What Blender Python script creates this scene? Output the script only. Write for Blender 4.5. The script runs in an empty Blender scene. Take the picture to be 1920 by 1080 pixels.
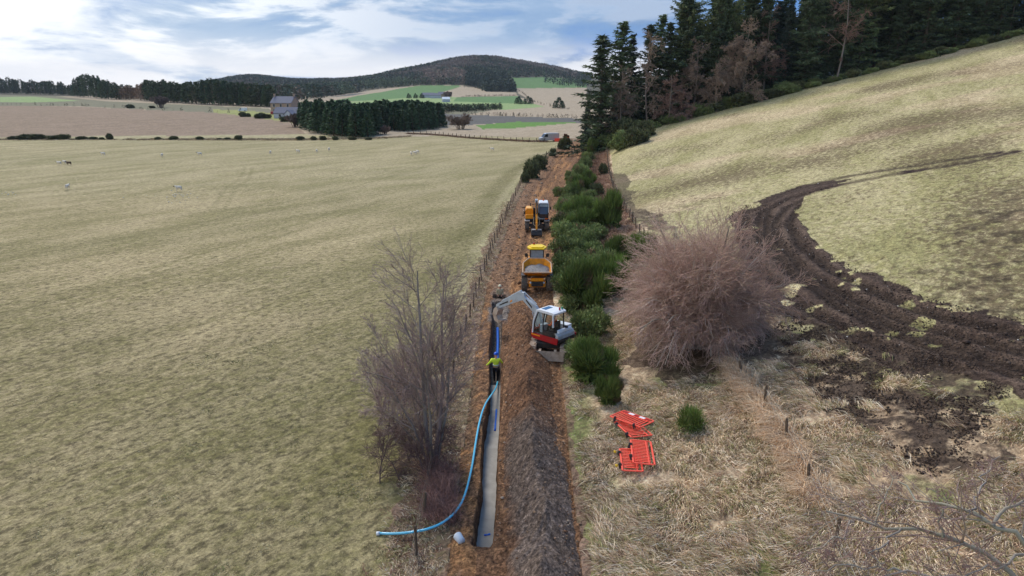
import bpy, math, random
import numpy as np
from math import radians as rad, sin, cos, pi, sqrt, atan2
random.seed(7); RNG = np.random.default_rng(7)
SC = bpy.context.scene; COL = SC.collection

# ------------------------------------------------------------------ camera, sky, sun, exposure
F = 1300.0; PITCH = rad(16.1); CH = 15.5
cam_d = bpy.data.cameras.new('camera'); cam = bpy.data.objects.new('camera', cam_d); COL.objects.link(cam)
cam_d.sensor_width = 36; cam_d.lens = 36 * F / 1920; cam_d.clip_start = 0.1; cam_d.clip_end = 20000
cam.location = (0, 0, CH); cam.rotation_euler = (pi / 2 - PITCH, 0, 0); SC.camera = cam
SUN_EL, SUN_AZ = rad(48), rad(-22)           # azimuth from +Y, negative = to the left
sd = bpy.data.lights.new('sun', 'SUN'); sd.energy = 2.0; sd.angle = rad(15); sd.color = (1, .96, .9)
sun = bpy.data.objects.new('sun', sd); COL.objects.link(sun)
sun.rotation_euler = (pi / 2 - SUN_EL, 0, pi - SUN_AZ)
SC.view_settings.view_transform = 'Standard'; SC.view_settings.look = 'None'
SC.view_settings.exposure = 0.42; SC.view_settings.gamma = 1

class NT:
    """tiny helper for node trees"""
    def __init__(s, tree): s.t = tree; s.t.nodes.clear()
    def n(s, typ, ins=None, **props):
        nd = s.t.nodes.new(typ)
        for k, v in props.items(): setattr(nd, k, v)
        for k, v in (ins or {}).items():
            sock = nd.inputs[k]
            if isinstance(v, bpy.types.NodeSocket): s.t.links.new(v, sock)
            else: sock.default_value = v
        return nd
    def math(s, op, a, b=0.0, c=0.0, clamp=False):
        return s.n('ShaderNodeMath', {0: a, 1: b, 2: c}, operation=op, use_clamp=clamp).outputs[0]
    def mix(s, f, a, b, mode='MIX'):
        nd = s.n('ShaderNodeMixRGB', {0: f, 1: a, 2: b}, blend_type=mode); return nd.outputs[0]
    def ramp(s, f, lo, hi):
        return s.n('ShaderNodeMapRange', {0: f, 1: lo, 2: hi, 3: 0.0, 4: 1.0}, interpolation_type='SMOOTHSTEP').outputs[0]
    def noise(s, vec, scale, detail=3.0, rough=0.55, dist=0.0):
        return s.n('ShaderNodeTexNoise', {'Vector': vec, 'Scale': scale, 'Detail': detail, 'Roughness': rough, 'Distortion': dist}).outputs[0]
    def map(s, vec, loc=(0, 0, 0), rot=(0, 0, 0), scale=(1, 1, 1)):
        return s.n('ShaderNodeMapping', {0: vec, 1: loc, 2: rot, 3: scale}).outputs[0]

world = bpy.data.worlds.new("World"); SC.world = world; world.use_nodes = True
w = NT(world.node_tree)
sky = w.n('ShaderNodeTexSky', sky_type='NISHITA', sun_disc=False, sun_elevation=SUN_EL, sun_rotation=SUN_AZ)
skyc = w.mix(1.0, sky.outputs[0], (.1, .1, .1, 1), 'MULTIPLY')
gen = w.n('ShaderNodeTexCoord').outputs['Generated']
sep = w.n('ShaderNodeSeparateXYZ', {0: gen})
zz = w.math('MAXIMUM', w.math('ADD', sep.outputs[2], 0.06), 0.03)
blue = w.mix(.9, skyc, (.05, .20, .54, 1))
v1 = w.map(gen, (3.1, 1.3, .2), (0, .06, 0), (2.3, 2.3, 11)); v2 = w.map(gen, (7.7, 2.1, .9), (0, -.05, 0), (5.0, 5.0, 22))
n1 = w.noise(v1, 1.0, 8, .56, .25); n2 = w.noise(v2, 1.0, 8, .60, .35)
leftness = w.ramp(sep.outputs[0], .12, -.50)                     # more cloud towards the hidden sun
cover = w.math('ADD', w.math('ADD', w.math('MULTIPLY', n1, .62), w.math('MULTIPLY', n2, .38)), w.math('MULTIPLY', leftness, .09))
veil = w.ramp(cover, .462, .575); thick = w.ramp(cover, .54, .605)
lowband = w.math('MULTIPLY', w.ramp(sep.outputs[2], .075, .015), w.ramp(n1, .44, .52))
c_veil = w.mix(leftness, (.24, .36, .54, 1), (.40, .52, .66, 1))
c_veil = w.mix(w.math('MULTIPLY', w.ramp(n2, .48, .58), .6), c_veil, (.13, .23, .40, 1))
c_thick = w.mix(w.ramp(n2, .42, .56), (.38, .50, .66, 1), (.92, .95, .98, 1))
c = w.mix(w.math('MULTIPLY', veil, .82), blue, c_veil)
c = w.mix(w.math('MULTIPLY', thick, w.math('ADD', w.math('MULTIPLY', leftness, .72), .25)), c, c_thick)
glow = w.math('MULTIPLY', w.ramp(sep.outputs[0], -.30, -.60), w.ramp(n2, .34, .52)); c = w.mix(w.math('MULTIPLY', glow, .80), c, (1.05, 1.05, 1.04, 1))
c = w.mix(w.math('MULTIPLY', lowband, .85), c, (.95, .93, .92, 1))
lp_strength = 0.95
bg = w.n('ShaderNodeBackground', {0: c, 1: lp_strength})
w.n('ShaderNodeOutputWorld', {0: bg.outputs[0]})

# ------------------------------------------------------------------ numeric helpers
def S(r, g, b, k=1.0):
    """sRGB 0-255 to linear"""
    f = lambda x: (x / 255 / 12.92) if x / 255 < .04045 else ((x / 255 + .055) / 1.055) ** 2.4
    return (f(r) * k, f(g) * k, f(b) * k)
def hash2(ix, iy, seed):
    h = (ix.astype(np.int64) * 374761393 + iy.astype(np.int64) * 668265263 + seed * 1442695041) & 0xffffffff
    h = ((h ^ (h >> 13)) * 1274126177) & 0xffffffff
    return ((h ^ (h >> 16)) & 0xffffff) / float(0xffffff)
def vnoise(x, y, seed=0):
    ix = np.floor(x); iy = np.floor(y); fx = x - ix; fy = y - iy
    fx = fx * fx * (3 - 2 * fx); fy = fy * fy * (3 - 2 * fy)
    a = hash2(ix, iy, seed); b = hash2(ix + 1, iy, seed); c_ = hash2(ix, iy + 1, seed); d = hash2(ix + 1, iy + 1, seed)
    return (a + (b - a) * fx) * (1 - fy) + (c_ + (d - c_) * fx) * fy
def fbm(x, y, wl, octs=4, seed=0, cell=None, gain=.5):
    """fractal noise around 0, octaves finer than the mesh are faded out"""
    s = 0; a = 1.0; tot = 0
    for o in range(octs):
        c_, s_ = cos(o * 1.1 + .4), sin(o * 1.1 + .4)
        n = vnoise((x * c_ - y * s_) / wl, (x * s_ + y * c_) / wl, seed + o * 17) - .5
        if cell is not None: n = n * np.clip(wl / cell - 1.2, 0, 1)
        s = s + a * n; tot += a; a *= gain; wl *= .5
    return s * 2 / tot
def sstep(a, b, x):
    t = np.clip((x - a) / (b - a), 0, 1); return t * t * (3 - 2 * t)
def ray(u, v):
    a = (u - 960) / F; b = (540 - v) / F
    return a, cos(PITCH) + b * sin(PITCH), -sin(PITCH) + b * cos(PITCH)
def at_z(u, v, z):
    """the point of height z that shows at (u, v) in the photograph"""
    a, b, c_ = ray(u, v); t = (z - CH) / c_
    return (a * t, b * t, z)
def at_y(u, v, y):
    a, b, c_ = ray(u, v); t = y / b
    return (a * t, y, CH + c_ * t)
# ------------------------------------------------------------------ the lie of the land
TRK = np.array([[0, .3], [22, .5], [53, 1.6], [88, 5.0], [128, 8.6], [165, 13.4], [200, 20], [240, 28], [400, 60], [6000, 900]])
def xt(y): return np.interp(y, TRK[:, 0], TRK[:, 1])
def lf_px(): return [(762, 1160), (770, 1110), (787, 1010), (800, 950), (830, 800), (848, 720), (868, 640), (893, 560), (912, 500), (935, 440), (955, 395), (975, 350), (1000, 312), (1030, 290), (1058, 272)]
GY = np.array([0, 225, 270, 345, 455, 600, 1000, 1370, 2000, 6000])
GR = np.array([0, 0, 0, -.3, -1.0, -1.2, 5, 15.5, 20, 10])
GL = np.array([0, 0, .4, 2.4, 3.4, 4.2, 6, 8, 10, 10])
SIL = [(-300, 150), (100, 158), (330, 158), (370, 153), (400, 147), (440, 139), (480, 137), (520, 142), (560, 146), (600, 146), (640, 147), (700, 142), (740, 133), (770, 128), (800, 123), (830, 116), (860, 110), (890, 107.5), (920, 108.5), (950, 113), (980, 119), (1030, 127), (1060, 133), (1090, 140), (1150, 144), (1300, 150), (2200, 155)]
RT_ = np.array([-3, -.9, -.50, -.43, -.40, -.33, -.26, -.20, -.16, -.10, -.05, 0, .05, .10, .2, .5, 3])
RT = np.array([ray(u, v)[0] / ray(u, v)[1] for u, v in SIL]); RZ = np.array([CH + 2150 * ray(u, v)[2] / ray(u, v)[1] - 11 for u, v in SIL])
def H0(x, y):
    x = np.asarray(x, float); y = np.asarray(y, float)
    yy = np.maximum(y, 1)
    rgt = sstep(-.32, -.08, x / yy)
    z = np.interp(y, GY, GL) * (1 - rgt) + np.interp(y, GY, GR) * rgt
    # hill on the right
    d = x - xt(y) - 6
    sp = np.where(d > 25, d, 4 * np.log1p(np.exp(np.clip(d, -60, 60) / 4)))
    sp = np.where(sp > 110, 110 + 70 * (1 - np.exp(-(sp - 110) / 70)), sp)
    hill = .25 * sp + 3.3 * sstep(95, 175, y) * sstep(0, 10, d)
    hill = hill * (1 - sstep(185, 380, y)) * sstep(-140, -20, y)
    z = z + hill
    # far ridge
    t = x / yy; rz = (np.interp(t - .012, RT, RZ) + np.interp(t, RT, RZ) * 2 + np.interp(t + .012, RT, RZ)) / 4
    f = sstep(1150, 2150, y) * (1 - .8 * sstep(2300, 3800, y))
    z = z + (rz - 17) * f
    return z
def at(u, v, off=0.0, far=4000.0):
    a, b, c_ = ray(u, v)
    ts = np.geomspace(8, far, 4000); g = CH + c_ * ts - off - H0(a * ts, b * ts)
    k = np.argmax(g < 0)
    if g[k] >= 0: t = far
    else:
        lo, hi = ts[max(k - 1, 0)], ts[k]
        for _ in range(30):
            m = (lo + hi) / 2
            if CH + c_ * m - off - float(H0(a * m, b * m)) < 0: hi = m
            else: lo = m
        t = hi
    return (a * t, b * t, CH + c_ * t)
def gz(x, y): return float(H0(x, y))
def poly(px, n=5, far=4000.):
    out = []
    for i, p in enumerate(px):
        q = px[(i + 1) % len(px)]
        for k in range(n):
            out.append(at(p[0] + (q[0] - p[0]) * k / n, p[1] + (q[1] - p[1]) * k / n, 0., far)[:2])
    return np.array(out)
def inside(P, x, y):
    x = np.asarray(x); res = np.zeros(x.shape, bool)
    m = (x >= P[:, 0].min()) & (x <= P[:, 0].max()) & (y >= P[:, 1].min()) & (y <= P[:, 1].max())
    if not m.any(): return res
    X = x[m]; Y = y[m]; r = np.zeros(X.shape, bool)
    for i in range(len(P)):
        x1, y1 = P[i]; x2, y2 = P[i - 1]
        if y1 == y2: continue
        r ^= ((y1 > Y) != (y2 > Y)) & (X < (x2 - x1) * (Y - y1) / (y2 - y1) + x1)
    res[m] = r; return res
def dist_line(L, x, y):
    d = np.full(np.shape(x), 1e9)
    for i in range(len(L) - 1):
        (x1, y1), (x2, y2) = L[i][:2], L[i + 1][:2]
        l2 = (x2 - x1) ** 2 + (y2 - y1) ** 2
        t = np.clip(((x - x1) * (x2 - x1) + (y - y1) * (y2 - y1)) / l2, 0, 1)
        d = np.minimum(d, np.hypot(x - x1 - t * (x2 - x1), y - y1 - t * (y2 - y1)))
    return d
LF = np.array([at_z(u, v, 0.0)[:2] for u, v in lf_px()])
def lfx(y): return np.interp(y, LF[:, 1], LF[:, 0])
RF_PX = [(1136, 262), (1138, 290), (1141, 320), (1148, 350), (1165, 385), (1200, 440), (1270, 540), (1365, 682), (1420, 752), (1487, 855), (1530, 955), (1580, 1075), (1610, 1150)]
RF = np.array([at(u, v)[:2] for u, v in RF_PX])[::-1]
def rfx(y): return np.interp(y, RF[:, 1], RF[:, 0])
# the worked strip: trench at TRX, spoil ridge beside it
STRIP_Y0, STRIP_Y1 = 12.0, 228.0
def sl(y): return np.interp(y, [0, 22, 40, 52, 88, 118, 150, 182, 228], [-2.4, -2.5, -2.5, -2.4, -.2, 2.3, 6.3, 10.8, 22.5])
def sr(y): return np.interp(y, [0, 20, 38, 52, 88, 118, 150, 182, 228], [2.6, 2.65, 3.15, 3.5, 5.9, 9.4, 14.0, 19.2, 27.5])
TR_Y0, TR_Y1 = 20.9, 49.2
def trx(y): return -.98 + .09 * np.sin(y * .21 + 1) + .05 * np.sin(y * .6)

# ------------------------------------------------------------------ object helpers
def link(o, parent=None):
    COL.objects.link(o)
    if parent: o.parent = parent
    return o
def tag(o, label=None, cat=None, group=None, kind=None):
    if label: o['label'] = label
    if cat: o['category'] = cat
    if group: o['group'] = group
    if kind: o['kind'] = kind
    return o
def thing(name, label, cat, loc=(0, 0, 0), rz=0.0, group=None, scale=1.0):
    o = bpy.data.objects.new(name, None); o.empty_display_size = .3; COL.objects.link(o)
    o.location = loc; o.rotation_euler = (0, 0, rz); o.scale = (scale,) * 3 if not isinstance(scale, tuple) else scale
    return tag(o, label, cat, group)
def dup(root, loc, rz, scale=1.0, label=None, group=None, tilt=(0, 0)):
    r = root.copy(); COL.objects.link(r); r.location = loc; r.rotation_euler = (tilt[0], tilt[1], rz)
    r.scale = (scale,) * 3 if not isinstance(scale, tuple) else scale
    if label: r['label'] = label
    if group: r['group'] = group
    for ch in list(root.children):
        c_ = ch.copy(); COL.objects.link(c_); c_.parent = r
        for g in list(ch.children):
            d = g.copy(); COL.objects.link(d); d.parent = c_
    return r
def mesh_np(name, V, Fc, mat, parent=None, cols=None, smooth=False, mats=None):
    """V (n,3), Fc (m,k), cols: dict attribute -> (n,3) point colours"""
    me = bpy.data.meshes.new(name); V = np.asarray(V, np.float32); Fc = np.asarray(Fc, np.int32)
    m, k = Fc.shape
    me.vertices.add(len(V)); me.vertices.foreach_set('co', V.ravel())
    me.loops.add(m * k); me.loops.foreach_set('vertex_index', Fc.ravel())
    me.polygons.add(m); me.polygons.foreach_set('loop_start', np.arange(0, m * k, k, dtype=np.int32))
    if smooth: me.polygons.foreach_set('use_smooth', np.ones(m, bool))
    for an, c_ in (cols or {}).items():
        at_ = me.color_attributes.new(an, 'FLOAT_COLOR', 'POINT')
        cc = np.ones((len(V), 4), np.float32); cc[:, :np.shape(c_)[1]] = c_; at_.data.foreach_set('color', cc.ravel())
    me.update(calc_edges=True); me.materials.append(mat)
    return link(bpy.data.objects.new(name, me), parent)
class MB:
    """collects shapes into one mesh"""
    def __init__(s): s.v = []; s.f = []
    def add(s, vs, fs):
        n = len(s.v); s.v += [tuple(p) for p in vs]; s.f += [tuple(i + n for i in f) for f in fs]; return s
    def box(s, c_, d, rot=None, bev=0.0):
        x, y, z = d[0] / 2, d[1] / 2, d[2] / 2
        if bev <= 0:
            vs = [(-x, -y, -z), (x, -y, -z), (x, y, -z), (-x, y, -z), (-x, -y, z), (x, -y, z), (x, y, z), (-x, y, z)]
            fs = [(0, 3, 2, 1), (4, 5, 6, 7), (0, 1, 5, 4), (1, 2, 6, 5), (2, 3, 7, 6), (3, 0, 4, 7)]
        else:
            b = min(bev, x * .9, y * .9, z * .9); vs = []
            def ringp(xx, yy, zz, bb):
                return [(-xx + bb, -yy, zz), (xx - bb, -yy, zz), (xx, -yy + bb, zz), (xx, yy - bb, zz), (xx - bb, yy, zz), (-xx + bb, yy, zz), (-xx, yy - bb, zz), (-xx, -yy + bb, zz)]
            for zz, k in ((-z, b), (-z + b, 0), (z - b, 0), (z, b)): vs += ringp(x - k, y - k, zz, b)
            fs = [tuple(range(7, -1, -1)), tuple(range(24, 32))]
            for r in range(3):
                for i in range(8): fs.append((r * 8 + i, r * 8 + (i + 1) % 8, r * 8 + 8 + (i + 1) % 8, r * 8 + 8 + i))
        if rot: vs = [rotv(p, rot) for p in vs]
        return s.add([(p[0] + c_[0], p[1] + c_[1], p[2] + c_[2]) for p in vs], fs)
    def prism(s, pts, axis, a, b):
        """pts: 2-D outline extruded from a to b along axis ('x','y','z')"""
        def m(p, h): return {'x': (h, p[0], p[1]), 'y': (p[0], h, p[1]), 'z': (p[0], p[1], h)}[axis]
        n = len(pts); vs = [m(p, a) for p in pts] + [m(p, b) for p in pts]
        fs = [tuple(range(n)), tuple(range(2 * n - 1, n - 1, -1))] + [(i, i + n, (i + 1) % n + n, (i + 1) % n) for i in range(n)]
        return s.add(vs, fs)
    def tube(s, pts, r, n=8, caps=True):
        rs = r if isinstance(r, (list, tuple)) else [r] * len(pts); P = np.array(pts, float)
        T = np.gradient(P, axis=0); T /= np.linalg.norm(T, axis=1)[:, None] + 1e-9
        ref = np.array([0, 0, 1.]) if abs(T[0][2]) < .9 else np.array([1., 0, 0]); vs = []; U = None
        for p, t, rr in zip(P, T, rs):
            U = np.cross(ref, t) if U is None else U - t * U.dot(t)
            U /= np.linalg.norm(U) + 1e-9; W = np.cross(t, U)
            for k in range(n):
                a = 2 * pi * k / n; vs.append(tuple(p + (U * cos(a) + W * sin(a)) * rr))
        fs = [(i * n + k, i * n + (k + 1) % n, (i + 1) * n + (k + 1) % n, (i + 1) * n + k) for i in range(len(P) - 1) for k in range(n)]
        if caps: fs += [tuple(range(n - 1, -1, -1)), tuple(range((len(P) - 1) * n, len(P) * n))]
        return s.add(vs, fs)
    def lathe(s, prof, c_=(0, 0, 0), axis='z', n=20):
        """prof: list of (radius, height)"""
        vs = []
        for r, h in prof:
            for k in range(n):
                a = 2 * pi * k / n; p = (r * cos(a), r * sin(a))
                q = {'z': (p[0], p[1], h), 'x': (h, p[0], p[1]), 'y': (p[0], h, p[1])}[axis]
                vs.append((q[0] + c_[0], q[1] + c_[1], q[2] + c_[2]))
        m = len(prof)
        fs = [(i * n + k, i * n + (k + 1) % n, (i + 1) * n + (k + 1) % n, (i + 1) * n + k) for i in range(m - 1) for k in range(n)]
        fs += [tuple(range(n - 1, -1, -1)), tuple(range((m - 1) * n, m * n))]
        return s.add(vs, fs)
    def ball(s, c_, r, n=12, sq=1.0):
        rr = r if isinstance(r, tuple) else (r, r, r); vs = []; m = n // 2 + 1
        for i in range(1, m):
            th = pi * i / m
            for k in range(n):
                a = 2 * pi * k / n; vs.append((c_[0] + rr[0] * sin(th) * cos(a), c_[1] + rr[1] * sin(th) * sin(a), c_[2] - rr[2] * cos(th)))
        fs = [(i * n + k, i * n + (k + 1) % n, (i + 1) * n + (k + 1) % n, (i + 1) * n + k) for i in range(m - 2) for k in range(n)]
        fs += [tuple(range(n - 1, -1, -1)), tuple(range((m - 2) * n, (m - 1) * n))]
        return s.add(vs, fs)
    def build(s, name, mat, parent=None, smooth=False):
        me = bpy.data.meshes.new(name); me.from_pydata(s.v, [], s.f)
        import bmesh
        bm = bmesh.new(); bm.from_mesh(me); bmesh.ops.recalc_face_normals(bm, faces=bm.faces); bm.to_mesh(me); bm.free()
        if smooth:
            me.polygons.foreach_set('use_smooth', [True] * len(me.polygons))
        me.update(); me.materials.append(mat)
        return link(bpy.data.objects.new(name, me), parent)
def rotv(p, r):
    x, y, z = p
    c_, s_ = cos(r[0]), sin(r[0]); y, z = y * c_ - z * s_, y * s_ + z * c_
    c_, s_ = cos(r[1]), sin(r[1]); x, z = x * c_ + z * s_, -x * s_ + z * c_
    c_, s_ = cos(r[2]), sin(r[2]); x, y = x * c_ - y * s_, x * s_ + y * c_
    return (x, y, z)

# ------------------------------------------------------------------ materials
def mat_new(name):
    m = bpy.data.materials.new(name); m.use_nodes = True; return m, NT(m.node_tree)
def mat_plain(name, col, rough=.5, metal=0.0, dirt=.25, dirtcol=None, bump=0.0, spec=.4, scale=3.0):
    """paint, rubber, metal ... with grime broken up by noise"""
    m, t = mat_new(name); co = t.n('ShaderNodeTexCoord').outputs['Object']
    n = t.noise(co, scale, 6, .65); f = t.math('MULTIPLY', t.ramp(n, .42, .68), dirt)
    dc = dirtcol or S(105, 82, 62)
    base = t.mix(f, (*col, 1), (*dc, 1))
    n2 = t.noise(co, scale * 6, 3, .6); base = t.mix(.16, base, t.mix(n2, (.0, .0, .0, 1), (1, 1, 1, 1)), 'OVERLAY')
    b = t.n('ShaderNodeBsdfPrincipled', {'Base Color': base, 'Metallic': metal, 'Roughness': t.math('ADD', t.math('MULTIPLY', f, .5), rough, clamp=True)})
    b.inputs['Specular IOR Level'].default_value = spec
    if bump:
        bp = t.n('ShaderNodeBump', {'Strength': .6, 'Distance': bump, 'Height': n2}); t.t.links.new(bp.outputs[0], b.inputs['Normal'])
    t.n('ShaderNodeOutputMaterial', {0: b.outputs[0]}); return m
def mat_veg(name, rough=.75, trans=0.0, var=.35):
    """foliage, twigs, grass: colour comes from the plant's own point colours"""
    m, t = mat_new(name); a = t.n('ShaderNodeAttribute', attribute_name='Col').outputs[0]
    oi = t.n('ShaderNodeObjectInfo').outputs['Random']
    k = t.math('ADD', t.math('MULTIPLY', oi, var), 1 - var / 2)
    c_ = t.mix(1.0, a, t.n('ShaderNodeCombineXYZ', {0: k, 1: k, 2: k}).outputs[0], 'MULTIPLY')
    b = t.n('ShaderNodeBsdfPrincipled', {'Base Color': c_, 'Roughness': rough}); b.inputs['Specular IOR Level'].default_value = .15
    t.n('ShaderNodeOutputMaterial', {0: b.outputs[0]}); return m
def mat_ground(name, bump=.05, fine=1.0, contrast=1.0, rows=0.0):
    """land: three colours of the place (A main, B second, C bare/dark) mixed by noise in metres"""
    m, t = mat_new(name); co = t.n('ShaderNodeTexCoord').outputs['Object']
    A = t.n('ShaderNodeAttribute', attribute_name='ColA').outputs[0]
    B = t.n('ShaderNodeAttribute', attribute_name='ColB').outputs[0]
    C_ = t.n('ShaderNodeAttribute', attribute_name='ColC').outputs[0]
    cov = t.n('ShaderNodeAttribute', attribute_name='ColC').outputs['Alpha']
    def tx(rot, sc, loc=(0, 0, 0)): return t.n('ShaderNodeMapping', {0: co, 1: loc, 2: (0, 0, rot), 3: sc}, vector_type='TEXTURE').outputs[0]
    big = t.noise(tx(.98, (2.6, 1, 1)), .16, 6, .62, .3)
    mid = t.noise(tx(.98, (1.35, 1, 1)), 1.4 * fine, 8, .78, .15)
    sm = t.noise(tx(.7, (1.15, 1, 1)), 6.5 * fine, 6, .8, .1)
    mid2 = t.noise(tx(.98, (1.25, 1, 1), (17, 5, 0)), 2.1 * fine, 8, .8, .2)
    fAB = t.ramp(t.math('ADD', t.math('MULTIPLY', mid, .6), t.math('MULTIPLY', big, .4)), .5 - .07 / contrast, .5 + .07 / contrast)
    fC = t.ramp(t.math('ADD', t.math('ADD', t.math('MULTIPLY', mid2, .66), t.math('MULTIPLY', sm, .34)), t.math('MULTIPLY', t.math('SUBTRACT', cov, .5), .16)), .51, .585)
    col = t.mix(fAB, A, B); col = t.mix(t.math('MULTIPLY', fC, .8), col, C_)
    col = t.mix(min(1.0, .62 * contrast), col, t.mix(t.ramp(sm, .36, .64), (.16, .16, .16, 1), (.86, .86, .86, 1)), 'OVERLAY')
    col = t.mix(.30 * contrast * contrast, col, t.mix(t.ramp(t.noise(tx(.98, (1.3, 1, 1), (3, 9, 0)), 3.2 * fine, 6, .82, .15), .40, .60), (.2, .2, .2, 1), (.82, .82, .82, 1)), 'OVERLAY')
    if rows:
        wv = t.n('ShaderNodeTexWave', {'Vector': t.map(co, rot=(0, 0, rows)), 'Scale': .05, 'Distortion': 1.2, 'Detail': 2.0}).outputs[1]
        col = t.mix(.05, col, t.mix(wv, (.1, .1, .1, 1), (.9, .9, .9, 1)), 'OVERLAY')
    b = t.n('ShaderNodeBsdfPrincipled', {'Base Color': col, 'Roughness': .93}); b.inputs['Specular IOR Level'].default_value = .12
    hgt = t.math('ADD', t.math('MULTIPLY', mid, .6), t.math('MULTIPLY', sm, .4))
    bp = t.n('ShaderNodeBump', {'Strength': 1.0, 'Distance': bump, 'Height': hgt}); t.t.links.new(bp.outputs[0], b.inputs['Normal'])
    t.n('ShaderNodeOutputMaterial', {0: b.outputs[0]}); return m
M_GROUND = mat_ground('grassland', .14); M_SOIL = mat_ground('dug_soil', .12, 2.0, 1.5)
M_PAST = mat_ground('grazed_grass', .12, 1.15, .9, -2.566); M_MUD = mat_ground('churned_mud', .12, 1.8, 1.3); M_FAR = mat_ground('far_farmland', .10, .22, .7)
M_LEAF = mat_veg('foliage'); M_TWIG = mat_veg('twigs', .8); M_GRASS = mat_veg('dry_grass', .8)
M_BARK = mat_plain('bark', S(88, 76, 66), .9, dirt=.6, dirtcol=S(120, 115, 100), bump=.02, spec=.1)
M_POST = mat_plain('weathered_post', S(104, 90, 76), .9, dirt=.5, dirtcol=S(70, 60, 50), bump=.01, spec=.1)
M_WIRE = mat_plain('fence_wire', S(120, 118, 112), .5, .7)
M_YEL = mat_plain('amber_paint', S(238, 150, 20), .42, dirt=.35); M_LEM = mat_plain('yellow_roof_paint', S(245, 205, 20), .4, dirt=.1)
M_WHT = mat_plain('white_paint', S(232, 234, 236), .35, dirt=.12); M_GRY = mat_plain('light_grey_paint', S(178, 186, 192), .4, dirt=.3)
M_RED = mat_plain('red_paint', S(165, 18, 28), .38, dirt=.25); M_BLK = mat_plain('black_steel', S(38, 38, 40), .5, dirt=.4)
M_RUB = mat_plain('muddy_rubber', S(92, 86, 80), .85, dirt=.8, dirtcol=S(140, 120, 102), bump=.02)
M_RIM = mat_plain('grey_wheel_rim', S(150, 150, 150), .5, dirt=.6)
M_MUDST = mat_plain('mud_caked_steel', S(196, 176, 156), .8, dirt=.6, dirtcol=S(130, 102, 82), bump=.03)
M_GLS = mat_plain('dark_glass', S(32, 42, 50), .08, 0, dirt=.05, spec=.8)
M_GLB = mat_plain('blue_tint_glass', S(70, 105, 135), .08, 0, dirt=.05, spec=.8)
M_PLR = mat_plain('orange_red_plastic', S(252, 92, 70), .5, dirt=.12); M_PLY = mat_plain('yellow_plastic', S(225, 185, 40), .5, dirt=.1)
M_RUBB = mat_plain('black_rubber_foot', S(60, 60, 62), .8, dirt=.4); M_PIPE = mat_plain('blue_pipe_plastic', S(24, 112, 225), .4, dirt=.2, spec=.3)
M_PIPC = mat_plain('cyan_pipe_plastic', S(96, 196, 226), .2, dirt=.10, spec=.9)
M_PAIL = mat_plain('white_plastic', S(222, 226, 228), .4, dirt=.1)
M_SKIN = mat_plain('skin', S(205, 155, 130), .6, dirt=0); M_HIV = mat_plain('lime_hi_vis_cloth', S(205, 225, 55), .8, dirt=.12)
M_ORV = mat_plain('orange_hi_vis_cloth', S(245, 95, 30), .8, dirt=.05); M_TRS = mat_plain('black_trousers_cloth', S(24, 24, 28), .9, dirt=.3)
M_HELB = mat_plain('blue_helmet_plastic', S(35, 95, 200), .3, dirt=.03); M_HELW = mat_plain('cream_helmet_plastic', S(235, 225, 190), .35, dirt=.05)
M_KHK = mat_plain('khaki_cloth', S(168, 158, 130), .9, dirt=.3); M_WOOL = mat_plain('fleece', S(225, 215, 198), .95, dirt=.25, dirtcol=S(160, 145, 120), bump=.03)
M_FACE = mat_plain('dark_sheep_face', S(60, 52, 48), .9, dirt=.1); M_DWOOL = mat_plain('brown_fleece', S(96, 78, 64), .95, dirt=.2)
M_SLATE = mat_plain('slate', S(104, 106, 120), .7, dirt=.4, dirtcol=S(100, 98, 105)); M_STONE = mat_plain('granite_wall', S(168, 145, 125), .9, dirt=.5, dirtcol=S(130, 110, 98), bump=.03)
M_PALE = mat_plain('pale_render', S(190, 192, 200), .8, dirt=.2); M_BOOT = mat_plain('boot_leather', S(52, 42, 36), .8, dirt=.5)
M_SILV = mat_plain('silver_grey_paint', S(190, 195, 202), .3, .3, dirt=.15); M_LIT = mat_plain('amber_lens', S(230, 100, 30), .3, dirt=0)
M_GRNL = mat_plain('green_lens', S(20, 150, 110), .3, dirt=0); M_REFL = mat_plain('silver_reflective_tape', S(205, 210, 200), .5, dirt=.1)
M_TRW = mat_plain('trench_wall', S(70, 52, 40), .9)
m, t = mat_new('muddy_water'); co = t.n('ShaderNodeTexCoord').outputs['Object']
wn = t.noise(co, 1.6, 5, .6); cw = t.mix(t.ramp(wn, .35, .65), (*S(150, 144, 134), 1), (*S(168, 161, 150), 1))
b_ = t.n('ShaderNodeBsdfPrincipled', {'Base Color': cw, 'Roughness': .5}); b_.inputs['Specular IOR Level'].default_value = .2
t.n('ShaderNodeOutputMaterial', {0: b_.outputs[0]}); M_WATER = m

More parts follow.
